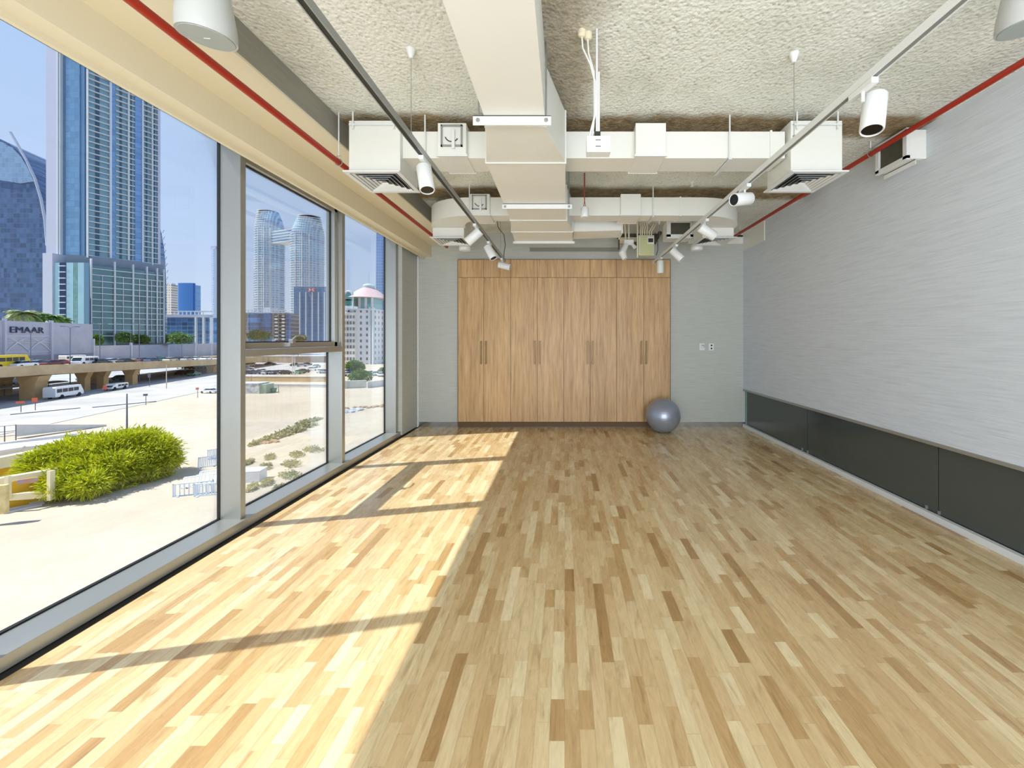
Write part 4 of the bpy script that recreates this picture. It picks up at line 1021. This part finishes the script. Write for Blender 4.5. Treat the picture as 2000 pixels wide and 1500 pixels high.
# big bright tree in the lot
def P3(u, v, Y): return px(u, v, Y)
bl = []
for u, v, Y, r in ((90,915,31,1.5),(125,892,32,1.7),(160,880,33,1.8),(200,880,33,1.9),(240,872,34,1.9),(275,868,35,1.9),(300,880,35,1.8),(322,900,35,1.2),(170,920,31.5,1.9),(215,915,32,1.9),(255,905,33.5,1.8),(130,930,30.5,1.5),(175,945,30,1.2),(115,950,29.5,1.0),(75,900,31,1.0),(290,915,34,1.3)):
    bl.append((P3(u, v, Y), (r*.82, r*.8, r*.62)))
bush('shade_tree', 'big sprawling bright green tree beside the yellow wall', 'tree', bl, 52000, .42, LEAF, 3, 5, droop=.15, wid=.085, fringe=.38, inner=.3)
g0 = []
for u, v in ((200,958),(240,950),(280,940),(310,930),(170,966)): g0.append((gp(u, v), (1.2, .7, .12)))
bush('ground_scrub', 'thin low green scrub on the sand along the foot of the bright tree', 'scrub', g0, 1600, .18, LEAF, 5, 0)
# trees by the hotel and along the low hoarding
def tree_at(u, vb, hpx, wpx, Y, name, label, seed, leaf=LEAF2, n=1800, size=.7, group=None):
    x, y, zb = px(u, vb, Y); h = hpx*Y/750; w = wpx*Y/750/2
    bl = [((x-w*.4,y,zb+h*.5),(w*.65,w*.6,h*.42)),((x+w*.4,y+w*.2,zb+h*.48),(w*.62,w*.6,h*.40)),((x,y-w*.1,zb+h*.66),(w*.6,w*.6,h*.36))]
    return bush(name, label, 'tree', bl, n, size, leaf, seed, 1, group)
tree_at(693, 727, 22, 30, 143, 'street_tree', 'yellowish green tree in front of the domed hotel, the farther of two', 11)
tree_at(704, 745, 21, 40, 112, 'street_tree', 'dense round green tree before the hotel, the nearer of two', 12, n=2600, size=.45)
tree_at(752, 732, 12, 20, 135, 'street_tree', 'half hidden dark green tree right of the hotel trees', 13)
for i, (u, vb, h, w, Y, lab) in enumerate(((188,672,16,14,186,'small dark tree under the glass panels of the podium'),(243,668,17,22,196,'dark green tree at the podium entrance, left of the canopy'),(275,670,15,20,200,'dark green tree at the podium entrance, under the canopy'),(312,670,17,20,220,'dark green tree right of the podium entrance'),(352,672,22,34,255,'wide dark tree before the low glass building'),(505,663,17,36,260,'green tree before the low building with square windows'),(585,664,8,20,270,'low green tree at the foot of the finned glass block'))):
    tree_at(u, vb, h, w, max(Y, fY(u)+9) if u < 400 else Y, 'street_tree', lab, 20+i, n=1100, size=1.3)
# palms behind the lettered hoarding
def palm(u, vt, Y, r, label, seed, leaf):
    rng = random.Random(seed); x, y, z = px(u, vt, Y)
    t = thing('palm_tree', label, 'tree', (x, y, GZ), 'palms behind the hoarding')
    b = B()
    for k_ in range(46):
        a = rng.random()*6.283; el = rng.uniform(-.2, 1.2); L = r*rng.uniform(.8, 1.15); pr = None
        d = Vector((math.cos(a), math.sin(a), 0)); s_ = Vector((-d.y, d.x, 0))
        pts_ = [Vector((x,y,z))+d*L*q*math.cos(el*(1-q*.6))+Vector((0,0,L*(math.sin(el)*q-.75*q*q))) for q in (0,.25,.5,.75,1)]
        for i in range(4):
            w0, w1 = (.18,.55,.6,.4,.05)[i]*r*.32, (.18,.55,.6,.4,.05)[i+1]*r*.32
            dz = Vector((0,0,-.25*r*.3))
            b.add([pts_[i], pts_[i]+s_*w0+dz, pts_[i+1]+s_*w1+dz, pts_[i+1]], [(0,1,2,3)])
            b.add([pts_[i], pts_[i]-s_*w0+dz, pts_[i+1]-s_*w1+dz, pts_[i+1]], [(0,1,2,3)])
    b.make('fronds', leaf, t)
    B().cyl((x,y,GZ),(x,y,z), .45, 10, .35).make('trunk', TRUNK, t)
PL = m_leaf('palm_leaf_pale', (112,128,84), (150,164,110), (178,186,132), .2)
palm(42, 612, 178, 5.5, 'pale palm rising over the hoarding, leftmost of three', 1, PL)
palm(72, 616, 184, 5.0, 'green palm rising over the hoarding in the middle of three', 2, LEAF2)
palm(106, 620, 190, 4.5, 'low dark palm over the hoarding beside the grey tower flank', 3, LEAF2)
palm(122, 624, 196, 3.8, 'lowest palm at the right end of the row over the hoarding', 4, LEAF2)
# scrub rows and ground patches seen through the second and third windows
for i, (u, v, w, h, lab) in enumerate(((590,836,24,5,'scrubby green ridge on the sand, far end'),(566,846,26,6,'scrubby green ridge on the sand, middle'),(545,854,18,6,'scrubby clump on the sand ridge, nearer end'),(521,862,14,5,'dry clump at the near end of the sand ridge'),(604,824,16,3,'thin pale scrub beyond the green ridge'))):
    p = gp(u, v); s = p[1]/750
    bush('scrub', lab, 'scrub', [((p[0]+d*w*s*.25, p[1]+d, p[2]+h*s*.4), (w*s*.35, 1.3, h*s*.8)) for d in (-1,0,1)], 700, .35, LEAF3, 40+i, 0, 'scrub on the empty lot')
for i, (u, v, w, lab) in enumerate(((612,880,36,'wide flat green weed patch near the window frame, upper'),(580,890,26,'flat brownish weed patch left of the widest one'),(570,908,34,'long flat weed patch in the middle of the white gravel'),(566,930,38,'large pale green weed patch low in the view'),(520,914,20,'small round weed patch beside the white scraps'),(486,905,12,'small weed patch by the left mullion'),(527,895,18,'thin weed patch above the round one'),(522,945,20,'pale weed patch near the sill'),(492,955,16,'weed patch lowest beside the left mullion'),(545,958,20,'flat weed patch just above the sill'))):
    p = gp(u, v); s = p[1]/750
    bush('weed_patch', lab, 'weeds', [((p[0]+d*w*s*.3, p[1]-d*.35, p[2]+.0), (w*s*.32, w*s*.2+.25, .05)) for d in (-1,0,1)], 700, .16, LEAF3, 60+i, 0, 'weed patches on the lot')
rk = random.Random(9)
def rocks(name, lab, u0, u1, v0, v1, n, sz, mat, cat='rubble'):
    b = B()
    for k_ in range(n):
        f_ = rk.random(); p = gp(u0+(u1-u0)*f_, v0+(v1-v0)*f_+rk.uniform(-2,2)); s = sz*rk.uniform(.5,1.3)
        R = []
        for z, q in ((0,1),(.5,.8),(.9,.3)):
            R.append([(p[0]+s*q*math.cos(a)*rk.uniform(.7,1.2), p[1]+s*q*math.sin(a)*rk.uniform(.7,1.2), GZ+s*z*.7) for a in [i*math.pi/3 for i in range(6)]])
        b.loft(R)
    o = b.make(name, mat, None, at=gp((u0+u1)/2, (v0+v1)/2)); tag(o, lab, cat, kind='stuff'); return o
EARTH = m_two('brown_earth', (150,124,100), (176,150,122), 1.0)
rocks('dirt_ridge', 'low brown dirt ridge across the sand in the narrow window', 672, 750, 800, 793, 60, .35, EARTH)
rocks('dirt_ridge', 'grey stony ridge nearest in the narrow window', 672, 708, 806, 800, 40, .5, m_two('grey_rubble', (160,166,172), (196,200,204), 1.5))
rocks('rubble_row', 'brown rubble at the near end of the scrub ridge', 490, 540, 868, 862, 40, .35, EARTH)

# ============================================================ street things
def car_proto():
    t = thing('car', '', 'car', (0,0,0), 'cars in view')
    body = B(); hw = .86
    side = [(-2.2,.35),(-2.25,.62),(-2.1,.88),(-1.35,.98),(1.0,.96),(1.95,.84),(2.2,.62),(2.18,.35)]
    body.loft([[(x,-hw,z) for x,z in side],[(x,hw,z) for x,z in side]])
    roof = [(-1.05,1.36),(-.75,1.44),(.15,1.44),(.4,1.36)]
    body.loft([[(x,-.62,z) for x,z in roof],[(x,.62,z) for x,z in roof]])
    body.make('body', M_CAR['white'], t, bevel=.05)
    B().loft([[(-1.75,-.82,.95),(1.05,-.82,.95),(1.05,.82,.95),(-1.75,.82,.95)],[(-1.02,-.64,1.38),(.35,-.64,1.38),(.35,.64,1.38),(-1.02,.64,1.38)]]).make('windows', CGL, t)
    for x in (-1.38, 1.38):
        for y in (-.82, .82): B().cyl((x,y-.1,.32),(x,y+.1,.32), .32, 12).make('wheel', TYRE, t)
    return t
CGL = plain('car_glass', (34,42,52), .1, .2); TYRE = plain('tyre', (28,28,30), .8)
M_CAR = {k_: plain('car_%s' % k_, c, .25, .1) for k_, c in dict(white=(232,234,236), silver=(176,180,186), dark=(52,60,72), black=(30,32,36), red=(150,36,44), maroon=(110,40,52), blue=(60,78,120), green=(70,150,110), yellow=(226,196,30), beige=(206,196,178)).items()}
CP = car_proto(); first_car = [True]
def car(x, y, z, ang, col, label, s=1.0):
    t = CP if first_car[0] else copy_tree(CP); first_car[0] = False
    t.location = (x, y, z); t.rotation_euler = (0,0,ang); t.scale = (s,s,s); t['label'] = label
    for c in t.children:
        if c.name.split('.')[0] == 'body':
            c.data = c.data.copy(); c.data.materials.clear(); c.data.materials.append(M_CAR[col])
    return t
ANG = math.atan2(1, -.3)
def lane(u, a): r = (1103-u)/750; Y = -a/(r-.3); return line(a, Y)
# on the flyover
near = [(45,'white','white car on the flyover right behind the yellow bus'),(76,'silver','silver car on the flyover, second behind the yellow bus'),(100,'maroon','dark red car on the flyover left of the bright red one'),(118,'red','bright red car on the flyover left of the white van'),(195,'dark','dark car on the flyover right behind the white van'),(218,'white','white car on the flyover between two dark cars'),(246,'black','black car on the flyover over the middle piers'),(279,'maroon','maroon car on the flyover right of the black one'),(297,'blue','dark blue car on the flyover next to the maroon one'),(316,'green','green and white car on the flyover'),(333,'beige','pale beige car on the flyover right of the green one'),(350,'dark','dark car on the flyover, near the signal post'),(366,'silver','silver car on the flyover toward its right end'),(384,'white','white car on the flyover toward its right end'),(403,'white','white car on the flyover beside the window mullion')]
for i, (u, c_, lab) in enumerate(near):
    a = -89 if i % 2 == 0 else -92.5
    x, y = lane(u, a); car(x, y, fz(y)-.51, ANG, c_, lab)
# far carriageway
for u, c_, lab in ((60,'white','white car high on the far embankment road'),(312,'dark','dark car far right on the embankment road')):
    x, y = lane(u, -158); car(x, y, fz(y)-1.55, ANG, c_, lab)
# ground level beyond the flyover
low = [(6,752,'green','dark green car under the flyover at the left edge'),(16,746,'silver','silver car under the flyover, leftmost row'),(30,750,'dark','dark car under the flyover right of the silver one'),(43,750,'black','black car under the flyover beside the thick pier'),(168,744,'white','white car beyond the slim piers of the flyover'),(236,742,'dark','dark car between the two slim piers'),(356,720,'white','white car parked beyond the ramp, left of the row'),(371,721,'black','black car parked beyond the ramp'),(386,720,'silver','silver car parked beyond the ramp'),(401,719,'white','white car parked beyond the ramp near the mullion'),(415,719,'white','white car half hidden by the window mullion'),(354,732,'black','dark car driving on the lower road'),(372,731,'maroon','maroon car driving on the lower road'),(379,734,'green','green car driving on the lower road')]
for u, v, c_, lab in low:
    x, y, z = gp(u, v); car(x, y, GZ+.07, ANG, c_, lab)
x, y, z = gp(408, 768); car(x, y, GZ+.08, ANG+1.2, 'white', 'small white van alone on the pale paved road', .75)
# parking seen through the second window
pk = [(486,716,'white'),(484,722,'silver'),(482,731,'blue'),(492,730,'white'),(503,731,'blue'),(512,728,'white'),(525,731,'silver'),(536,731,'blue'),(550,730,'white'),(560,731,'black'),(585,730,'green'),(592,728,'black'),(612,724,'white'),(618,718,'silver'),(628,728,'white'),(636,729,'silver'),(488,712,'white'),(528,713,'blue'),(577,715,'black'),(590,716,'silver'),(600,714,'dark')]
words = ['first','second','third','fourth','fifth','sixth','seventh','eighth','ninth','tenth','eleventh','twelfth']
place = ['just right of the mullion, middle row','at the mullion, nearer row','lowest at the left mullion','second in the nearest row','third in the nearest row','poking up in the nearest row left half','in the nearest row above the green skip','in the nearest row, left of centre','in the nearest row at centre, left of a black one','centre of the nearest row','right of the tall twin poles, nearest row','right of the green car, nearest row','raised at the right, by the ramp wall','highest at the right by the ramp wall','nearest row, far right','last in the nearest row at the sash edge','highest at the left mullion','on the upper slope against the brown wall','in the shade of the brown wall','right of the one in the shade','behind the twin poles by the brown wall']
for (u, v, c_), pl in zip(pk, place):
    x, y, z = gp(u, v); car(x, y, GZ+.03, rk.choice((0, .3, 1.4, 1.7)), c_, '%s car parked %s' % (c_, pl))
for i, (u, v, c_, lab) in enumerate(((683,729,'blue','blue car left of the nearer hotel tree'),(678,734,'white','white car left of the nearer hotel tree'),(722,732,'white','white car right of the nearer hotel tree'),(734,733,'silver','silver car at the right of the hotel trees'),(743,735,'white','white car by the right frame under the hotel'))):
    x, y, z = gp(u, v); car(x, y, GZ+.03, 1.0+i*.3, c_, lab)

def longcar(name, label, cat, x, y, z, ang, L, Wd, H, col, wincol=CGL, slant=.5, two=False, zw=(.52,.82)):
    t = thing(name, label, cat, (0,0,0))
    sp = [(-L/2,.4),(-L/2,H*.93),(-L/2+.25,H),(L/2-slant-.2,H),(L/2-.12,H*.52),(L/2,.45*H),(L/2,.4)]
    B().loft([[(a,-Wd/2,z_) for a,z_ in sp],[(a,Wd/2,z_) for a,z_ in sp]]).make('body', col, t, bevel=.06)
    n_ = max(2, int(L/1.35)); 
    for i in range(n_):
        a = -L/2+.3+i*(L-.9-slant)/n_; b_ = a+(L-.9-slant)/n_-.14
        B().box(a, -Wd/2-.02, H*zw[0], b_, Wd/2+.02, H*zw[1]).make('side_window', wincol, t)
    B().loft([[(L/2-slant-.12,-Wd/2+.12,H*.9),(L/2-slant-.12,Wd/2-.12,H*.9),(L/2-slant-.06,Wd/2-.12,H*.9),(L/2-slant-.06,-Wd/2+.12,H*.9)],
              [(L/2-.18,-Wd/2+.12,H*.55),(L/2-.18,Wd/2-.12,H*.55),(L/2-.06,Wd/2-.12,H*.55),(L/2-.06,-Wd/2+.12,H*.55)]]).make('windscreen', wincol, t)
    for a in (-L*.28, L*.33):
        for s_ in (-1, 1): B().cyl((a,s_*(Wd/2-.28),.42),(a,s_*(Wd/2+.02),.42), .42, 14).make('wheel', TYRE, t)
    t.location = (x, y, z); t.rotation_euler = (0,0,ang); return t
x, y = lane(8, -90.5); longcar('bus', 'yellow bus on the flyover at the left edge', 'bus', x, y, fz(y)-.51, ANG, 7.5, 2.3, 2.6, M_CAR['yellow'])
x, y = lane(166, -90); longcar('van', 'white van on the flyover', 'van', x, y, fz(y)-.51, ANG+math.pi, 5.0, 1.9, 2.1, M_CAR['white'])
x, y = lane(143, -158); longcar('bus', 'white bus on the far embankment road', 'bus', x, y, fz(y)-1.55, ANG, 9.5, 2.4, 2.7, M_CAR['white'])
x, y, z = gp(125, 777); longcar('minibus', 'white minibus parked below the flyover beside the thick pier', 'bus', x, y, GZ+.08, ANG, 6.4, 2.0, 2.5, M_CAR['white'])
x, y, z = gp(226, 761.5); longcar('pickup_truck', 'white pickup truck in the shade between the flyover piers', 'truck', x, y, GZ+.08, ANG+math.pi, 5.0, 1.8, 1.55, M_CAR['white'], slant=1.1)
# parking shelter
x0_, y0_, _ = gp(105, 757)
t = thing('parking_shelter', 'long parking shelter with pale curved roof beneath the flyover', 'shelter', (x0_, y0_, GZ))
for k_ in range(4):
    xx, yy = x0_-(-2+k_*1.6)*1.2*1.0, y0_
    cx_, cy_ = line(-95, 73+k_*5.2)
    R = []
    for q in range(9):
        a = math.pi*q/8
        R.append([(cx_+2.4*math.cos(a)*.96-.3*u_, cy_+u_, GZ+2.1+.22*math.sin(a)+th) for u_ in (0, 4.9) for th in ((0,.08) if u_ == 0 else (.08,0))])
    B().loft(R).make('roof_bay', M_CAR['silver'] if k_ != 2 else M_CAR['blue'], t)
    for dx in (-2.1, 2.1): B().cyl((cx_+dx, cy_+.3, GZ), (cx_+dx, cy_+.3, GZ+2.6), .08, 6).make('post', POLE, t)

# lamp posts, signs
def post(u, vt, vb, Y, label, head=True, col=POLE, r=.11, name='street_lamp', cat='street lamp'):
    x, y, zt_ = px(u, vt, Y); zb = GZ
    t = thing(name, label, cat, (x, y, zb))
    B().cyl((x,y,zb),(x,y,zt_), r, 8, r*.6).make('pole', col, t)
    if head:
        for s_ in (-1, 1):
            B().tube([(x,y,zt_-.1),(x+s_*.8*.29*1.0,y-s_*.8,zt_+.25),(x+s_*.5,y-s_*1.6,zt_+.3)], r*.5, 6).make('arm', col, t)
            B().obox((x+s_*.55, y-s_*1.9, zt_+.28), (.29,-.95), .5, .18, .08).make('lamp_head', col, t)
    return t
for u, vt, vb, Y, lab in ((60,649,694,118,'street lamp in front of the lettered hoarding'),(137,640,702,100,'tall double street lamp right of the lettered hoarding'),(195,634,697,112,'street lamp before the podium glass panels'),(272,634,708,112,'street lamp before the podium entrance'),(255,650,690,160,'short lamp on the far road left of the entrance one'),(355,662,692,170,'short lamp on the far road under the low glass building'),(478,640,668,160,'lamp post at the left mullion in the sash')):
    post(u, vt, vb, Y, lab)
post(248, 769, 834, gp(248,842)[1], 'thin lamp post standing on the sand behind the bright tree', False)
post(325, 712, 759, gp(325,759)[1], 'pale post at the edge of the paved road below the ramp', False, M_CAR['beige'])
post(161, 730, 753, gp(161,753)[1], 'pale post beside the thick flyover pier', False, M_CAR['beige'])
for u, lab in ((571.5,'left one of two tall thin pale poles by the parking'),(575.5,'right one of two tall thin pale poles by the parking')):
    post(u, 693, 733, gp(u,733)[1], lab, False, WHB, .12, 'pole', 'pole')
def sign(u, vt, vb, vbase, label, col, w=.7):
    x, y, zb = gp(u, vbase); zt_ = px(u, vt, y)[2]; zs_ = px(u, vb, y)[2]
    t = thing('road_sign', label, 'sign', (x, y, GZ))
    B().cyl((x,y,GZ),(x,y,zt_-.1), .05, 6).make('pole', POLE, t)
    B().obox((x, y-.08, (zt_+zs_)/2), (1,.9), w/2, .04, abs(zt_-zs_)/2).make('sign_plate', col, t)
OR = plain('sign_orange', (226,104,70), .5); 
sign(41, 784, 788, 806, 'orange-red sign on a thin pole, leftmost by the kerb', OR, .9)
sign(69, 777, 785, 802, 'orange and white sign right of the leftmost one', OR, .6)
sign(206, 753, 761, 767, 'orange board beside the white pickup truck', OR, .6)
sign(386, 757, 761, 777, 'small orange sign left of the lone white van', OR, .5)
sign(285, 769, 773, 791, 'small dark sign on the open paving', POLE, .6)
sign(292, 728, 737, 756, 'dark signal post right of the slim flyover piers', POLE, .5)
# kerb lines
t = B()
for a, b_ in (((20,811),(157,798)),((180,797),(305,785))):
    p, q = Vector(gp(*a)), Vector(gp(*b_)); d = (q-p)
    t.obox(tuple((p+q)/2+Vector((0,0,.08))), (d.x, d.y), d.length/2, .12, .1)
struct('road_kerb', t, POLE, label='dark kerb line between paving and sand')
# yellow compound at lower left
YEL = m_two('yellow_painted_wall', (226,176,40), (236,190,60), .3, .8); CRW = m_two('cream_wall_cap', (238,222,176), (244,232,196), .4, .8)
cp_ = thing('yellow_compound', 'yellow walled compound with cream trim at the lower left', 'building', (*gp(40, 960)[:2], GZ))
def quadwall(u0, vt0, vb0, u1, vt1, vb1, Y0_, Y1_, th, mat, nm, par=cp_):
    p0, p1 = px(u0, vb0, Y0_), px(u1, vb1, Y1_); z0_, z1_ = px(u0, vt0, Y0_)[2], px(u1, vt1, Y1_)[2]
    d = Vector((p1[0]-p0[0], p1[1]-p0[1])); n_ = Vector((-d.y, d.x)).normalized()*th
    return B().loft([[(p0[0],p0[1],max(p0[2],GZ)),(p0[0]+n_.x,p0[1]+n_.y,max(p0[2],GZ)),(p0[0]+n_.x,p0[1]+n_.y,z0_),(p0[0],p0[1],z0_)],
                     [(p1[0],p1[1],max(p1[2],GZ)),(p1[0]+n_.x,p1[1]+n_.y,max(p1[2],GZ)),(p1[0]+n_.x,p1[1]+n_.y,z1_),(p1[0],p1[1],z1_)]]).make(nm, mat, par)
quadwall(-70, 925, 990, 112, 888, 958, 30.5, 37, .5, YEL, 'rear_wall'); quadwall(-70, 908, 930, 112, 872, 893, 30.3, 36.8, .7, CRW, 'rear_wall_cap')
quadwall(-40, 952, 1010, 112, 922, 974, 27.2, 30.2, .35, YEL, 'front_wall'); quadwall(-40, 941, 953, 114, 915, 924, 27.1, 30.1, .5, CRW, 'front_wall_cap')
quadwall(98, 920, 978, 108, 918, 974, 28.6, 28.9, .25, CRW, 'corner_pier'); quadwall(16, 930, 976, 23, 929, 974, 27.6, 27.8, .25, CRW, 'corner_pier')
quadwall(16, 966, 978, 104, 958, 972, 27.8, 29.0, .25, CRW, 'wall_base')
quadwall(33, 938, 947, 74, 932, 941, 27.85, 28.6, .1, m_two('faded_wall_sign', (176,160,170), (206,150,120), 2.5), 'faded_sign')
quadwall(-30, 950, 1010, 11, 948, 1003, 25.5, 25.9, .3, m_two('stained_cream', (214,190,120), (236,214,160), 2), 'gate_pier')
g = B()
for k_ in range(4):
    a, b_ = gp(12, 985+k_*6), gp(100-k_*6, 974+k_*4.5)
    d = Vector(b_)-Vector(a); g.obox(((a[0]+b_[0])/2, (a[1]+b_[1])/2, GZ+.06), (d.x, d.y), d.length/2, .10, .06)
g.make('ramp_grating', WALLW, cp_)
t = thing('compound_roof', 'flat white roofed building with a long white parapet behind the tree', 'building', (*gp(60, 880)[:2], GZ))
quadwall(30, 829, 853, 208, 829, 836, 48, 55, .4, WALLW, 'rear_wall', t)
quadwall(-60, 873, 900, 150, 846, 872, 40, 46, .4, m_two('grey_white_wall', (208,212,216), (220,222,226), .4), 'parapet', t)
quadwall(-60, 884, 912, 110, 866, 890, 37.5, 40, 3.0, WALLW, 'low_roof', t)
quadwall(-60, 889, 893, 44, 873, 877, 36.5, 38.5, .8, WALLW, 'roof_ledge', t)
fe = thing('mesh_fence', 'short mesh fence panel with dark posts left of the white parapet', 'fence', (*gp(15, 858)[:2], GZ))
for u, vb in ((-8,858),(9,855),(31,852)):
    p = px(u, vb, 46); B().cyl((p[0],p[1],GZ),(p[0],p[1],p[2]+1.4), .05, 6).make('post', POLE, fe)
for dv in (-22, -11, -2):
    a, b_ = px(-30, 858+dv, 46), px(31, 852+dv, 46.2); B().tube([a, b_], .035, 5).make('rail', POLE, fe)
# stacked white slatted barriers on the sand
BW = plain('white_plastic_barrier', (222,230,240), .5)
def barrier(u, v, ang, label, ln=2.0, tilt=0):
    p = gp(u, v); t = thing('slatted_barrier', label, 'barrier', (0,0,0), 'white slatted barriers')
    f = B().box(-ln/2,-.04,0,ln/2,.04,.08).box(-ln/2,-.04,.92,ln/2,.04,1.0).box(-ln/2,-.04,0,-ln/2+.08,.04,1).box(ln/2-.08,-.04,0,ln/2,.04,1)
    f.make('frame', BW, t)
    s = B()
    for k_ in range(9): x = -ln/2+.16+k_*(ln-.32)/8; s.box(x-.035,-.02,.08,x+.035,.02,.92)
    s.make('slats', BW, t)
    for x in (-ln*.35, ln*.35): B().box(x-.05,-.28,0,x+.05,.28,.06).make('foot', BW, t)
    t.location = (p[0],p[1],GZ); t.rotation_euler = (tilt,0,ang)
barrier(378, 966, .35, 'white slatted barrier, lowest and leftmost of the heap', 2.6)
barrier(408, 968, .2, 'white slatted barrier right of the lowest one by the mullion', 2.0)
barrier(388, 950, .5, 'white slatted barrier leaning behind the lowest one', 2.2, -.7)
barrier(412, 940, .4, 'white slatted barrier at the top of the heap', 1.9, -.6)
barrier(405, 912, .6, 'white slatted barrier standing apart above the heap', 1.4, -.3)
barrier(420, 895, .9, 'farthest white slatted barrier, half behind the mullion', 1.2)
p = gp(489, 938); t = thing('white_crate', 'white box lying on the gravel beside the left mullion', 'crate', (p[0],p[1],GZ))
B().obox((p[0],p[1],GZ+.45), (1,.2), 1.0, .6, .45).make('box_body', BW, t); B().obox((p[0],p[1],GZ+.92), (1,.2), 1.05, .65, .04).make('lid', WHB, t)
# site things in the second window: cabins, green skip, boundary walls, ramp
p = gp(496, 769); t = thing('site_cabin', 'white patchy site cabin left of the green skip', 'cabin', (p[0],p[1],GZ))
B().box(p[0]-3.5,p[1],GZ,p[0]+1.2,p[1]+3,GZ+2.3).make('cabin_wall', m_two('mottled_white', (150,152,156), (232,234,236), .8), t)
B().box(p[0]-3.6,p[1]-.1,GZ+2.3,p[0]+1.3,p[1]+3.1,GZ+2.42).make('roof', WHB, t)
B().box(p[0]+1.2,p[1]+.2,GZ,p[0]+2.6,p[1]+2.6,GZ+2.1).make('green_annex', plain('grey_green', (150,176,160), .6), t)
p = gp(526.5, 767); t = thing('waste_skip', 'bright teal waste skip on the sand', 'skip', (p[0],p[1],GZ))
B().loft([[(p[0]-.6,p[1],GZ),(p[0]+.6,p[1],GZ),(p[0]+.6,p[1]+1.2,GZ),(p[0]-.6,p[1]+1.2,GZ)],[(p[0]-.75,p[1]-.15,GZ+.9),(p[0]+.75,p[1]-.15,GZ+.9),(p[0]+.75,p[1]+1.35,GZ+.9),(p[0]-.75,p[1]+1.35,GZ+.9)]]).make('tub', plain('teal_paint', (30,150,130), .5), t)
B().box(p[0]-.8,p[1]-.2,GZ+.86,p[0]+.8,p[1]+1.4,GZ+.98).make('rim', plain('teal_dark', (20,120,110), .5), t)
def bwall(name, label, u0, v0, u1, v1, h, mat, capm=None, cat='wall'):
    a, b_ = gp(u0, v0), gp(u1, v1); d = Vector(b_)-Vector(a)
    t = thing(name, label, cat, ((a[0]+b_[0])/2, (a[1]+b_[1])/2, GZ))
    B().obox(((a[0]+b_[0])/2,(a[1]+b_[1])/2,GZ+h/2), (d.x,d.y), d.length/2, .2, h/2).make('wall_panel', mat, t)
    B().obox(((a[0]+b_[0])/2,(a[1]+b_[1])/2,GZ+h+.06), (d.x,d.y), d.length/2, .28, .08).make('coping', capm or WALLW, t)
bwall('boundary_wall', 'long low beige boundary wall below the parked cars', 440, 745, 672, 746, 1.5, CONC)
bwall('boundary_wall', 'white low wall on the sand in front of the beige one', 440, 756, 660, 757.5, .8, WALLW)
bwall('boundary_wall', 'pale block wall below the hotel trees', 672, 759, 716, 757, 1.8, m_two('block_wall', (196,198,190), (222,218,208), .5))
bwall('boundary_wall', 'pale block wall segment further right below the hotel trees', 717, 758, 760, 752, 1.5, WALLW)
bwall('ramp_wall', 'brown wall of the road ramp above the parked cars', 470, 708, 575, 709, 3.4, m_two('brown_wall', (158,140,122), (182,164,144), .3), CONC)
bwall('ramp_wall', 'brown ramp wall behind the tall twin poles at the right', 577, 709, 676, 708, 3.4, m_two('brown_wall_b', (150,134,118), (176,160,142), .3), CONC)
p = gp(547, 762)
post(544, 751, 770, gp(544,768)[1], 'thin dark pole right of the teal skip', False, POLE, .07, 'pole', 'pole')
post(491, 733, 756, gp(491,756)[1], 'thin dark pole over the site cabin', False, POLE, .07, 'pole', 'pole')
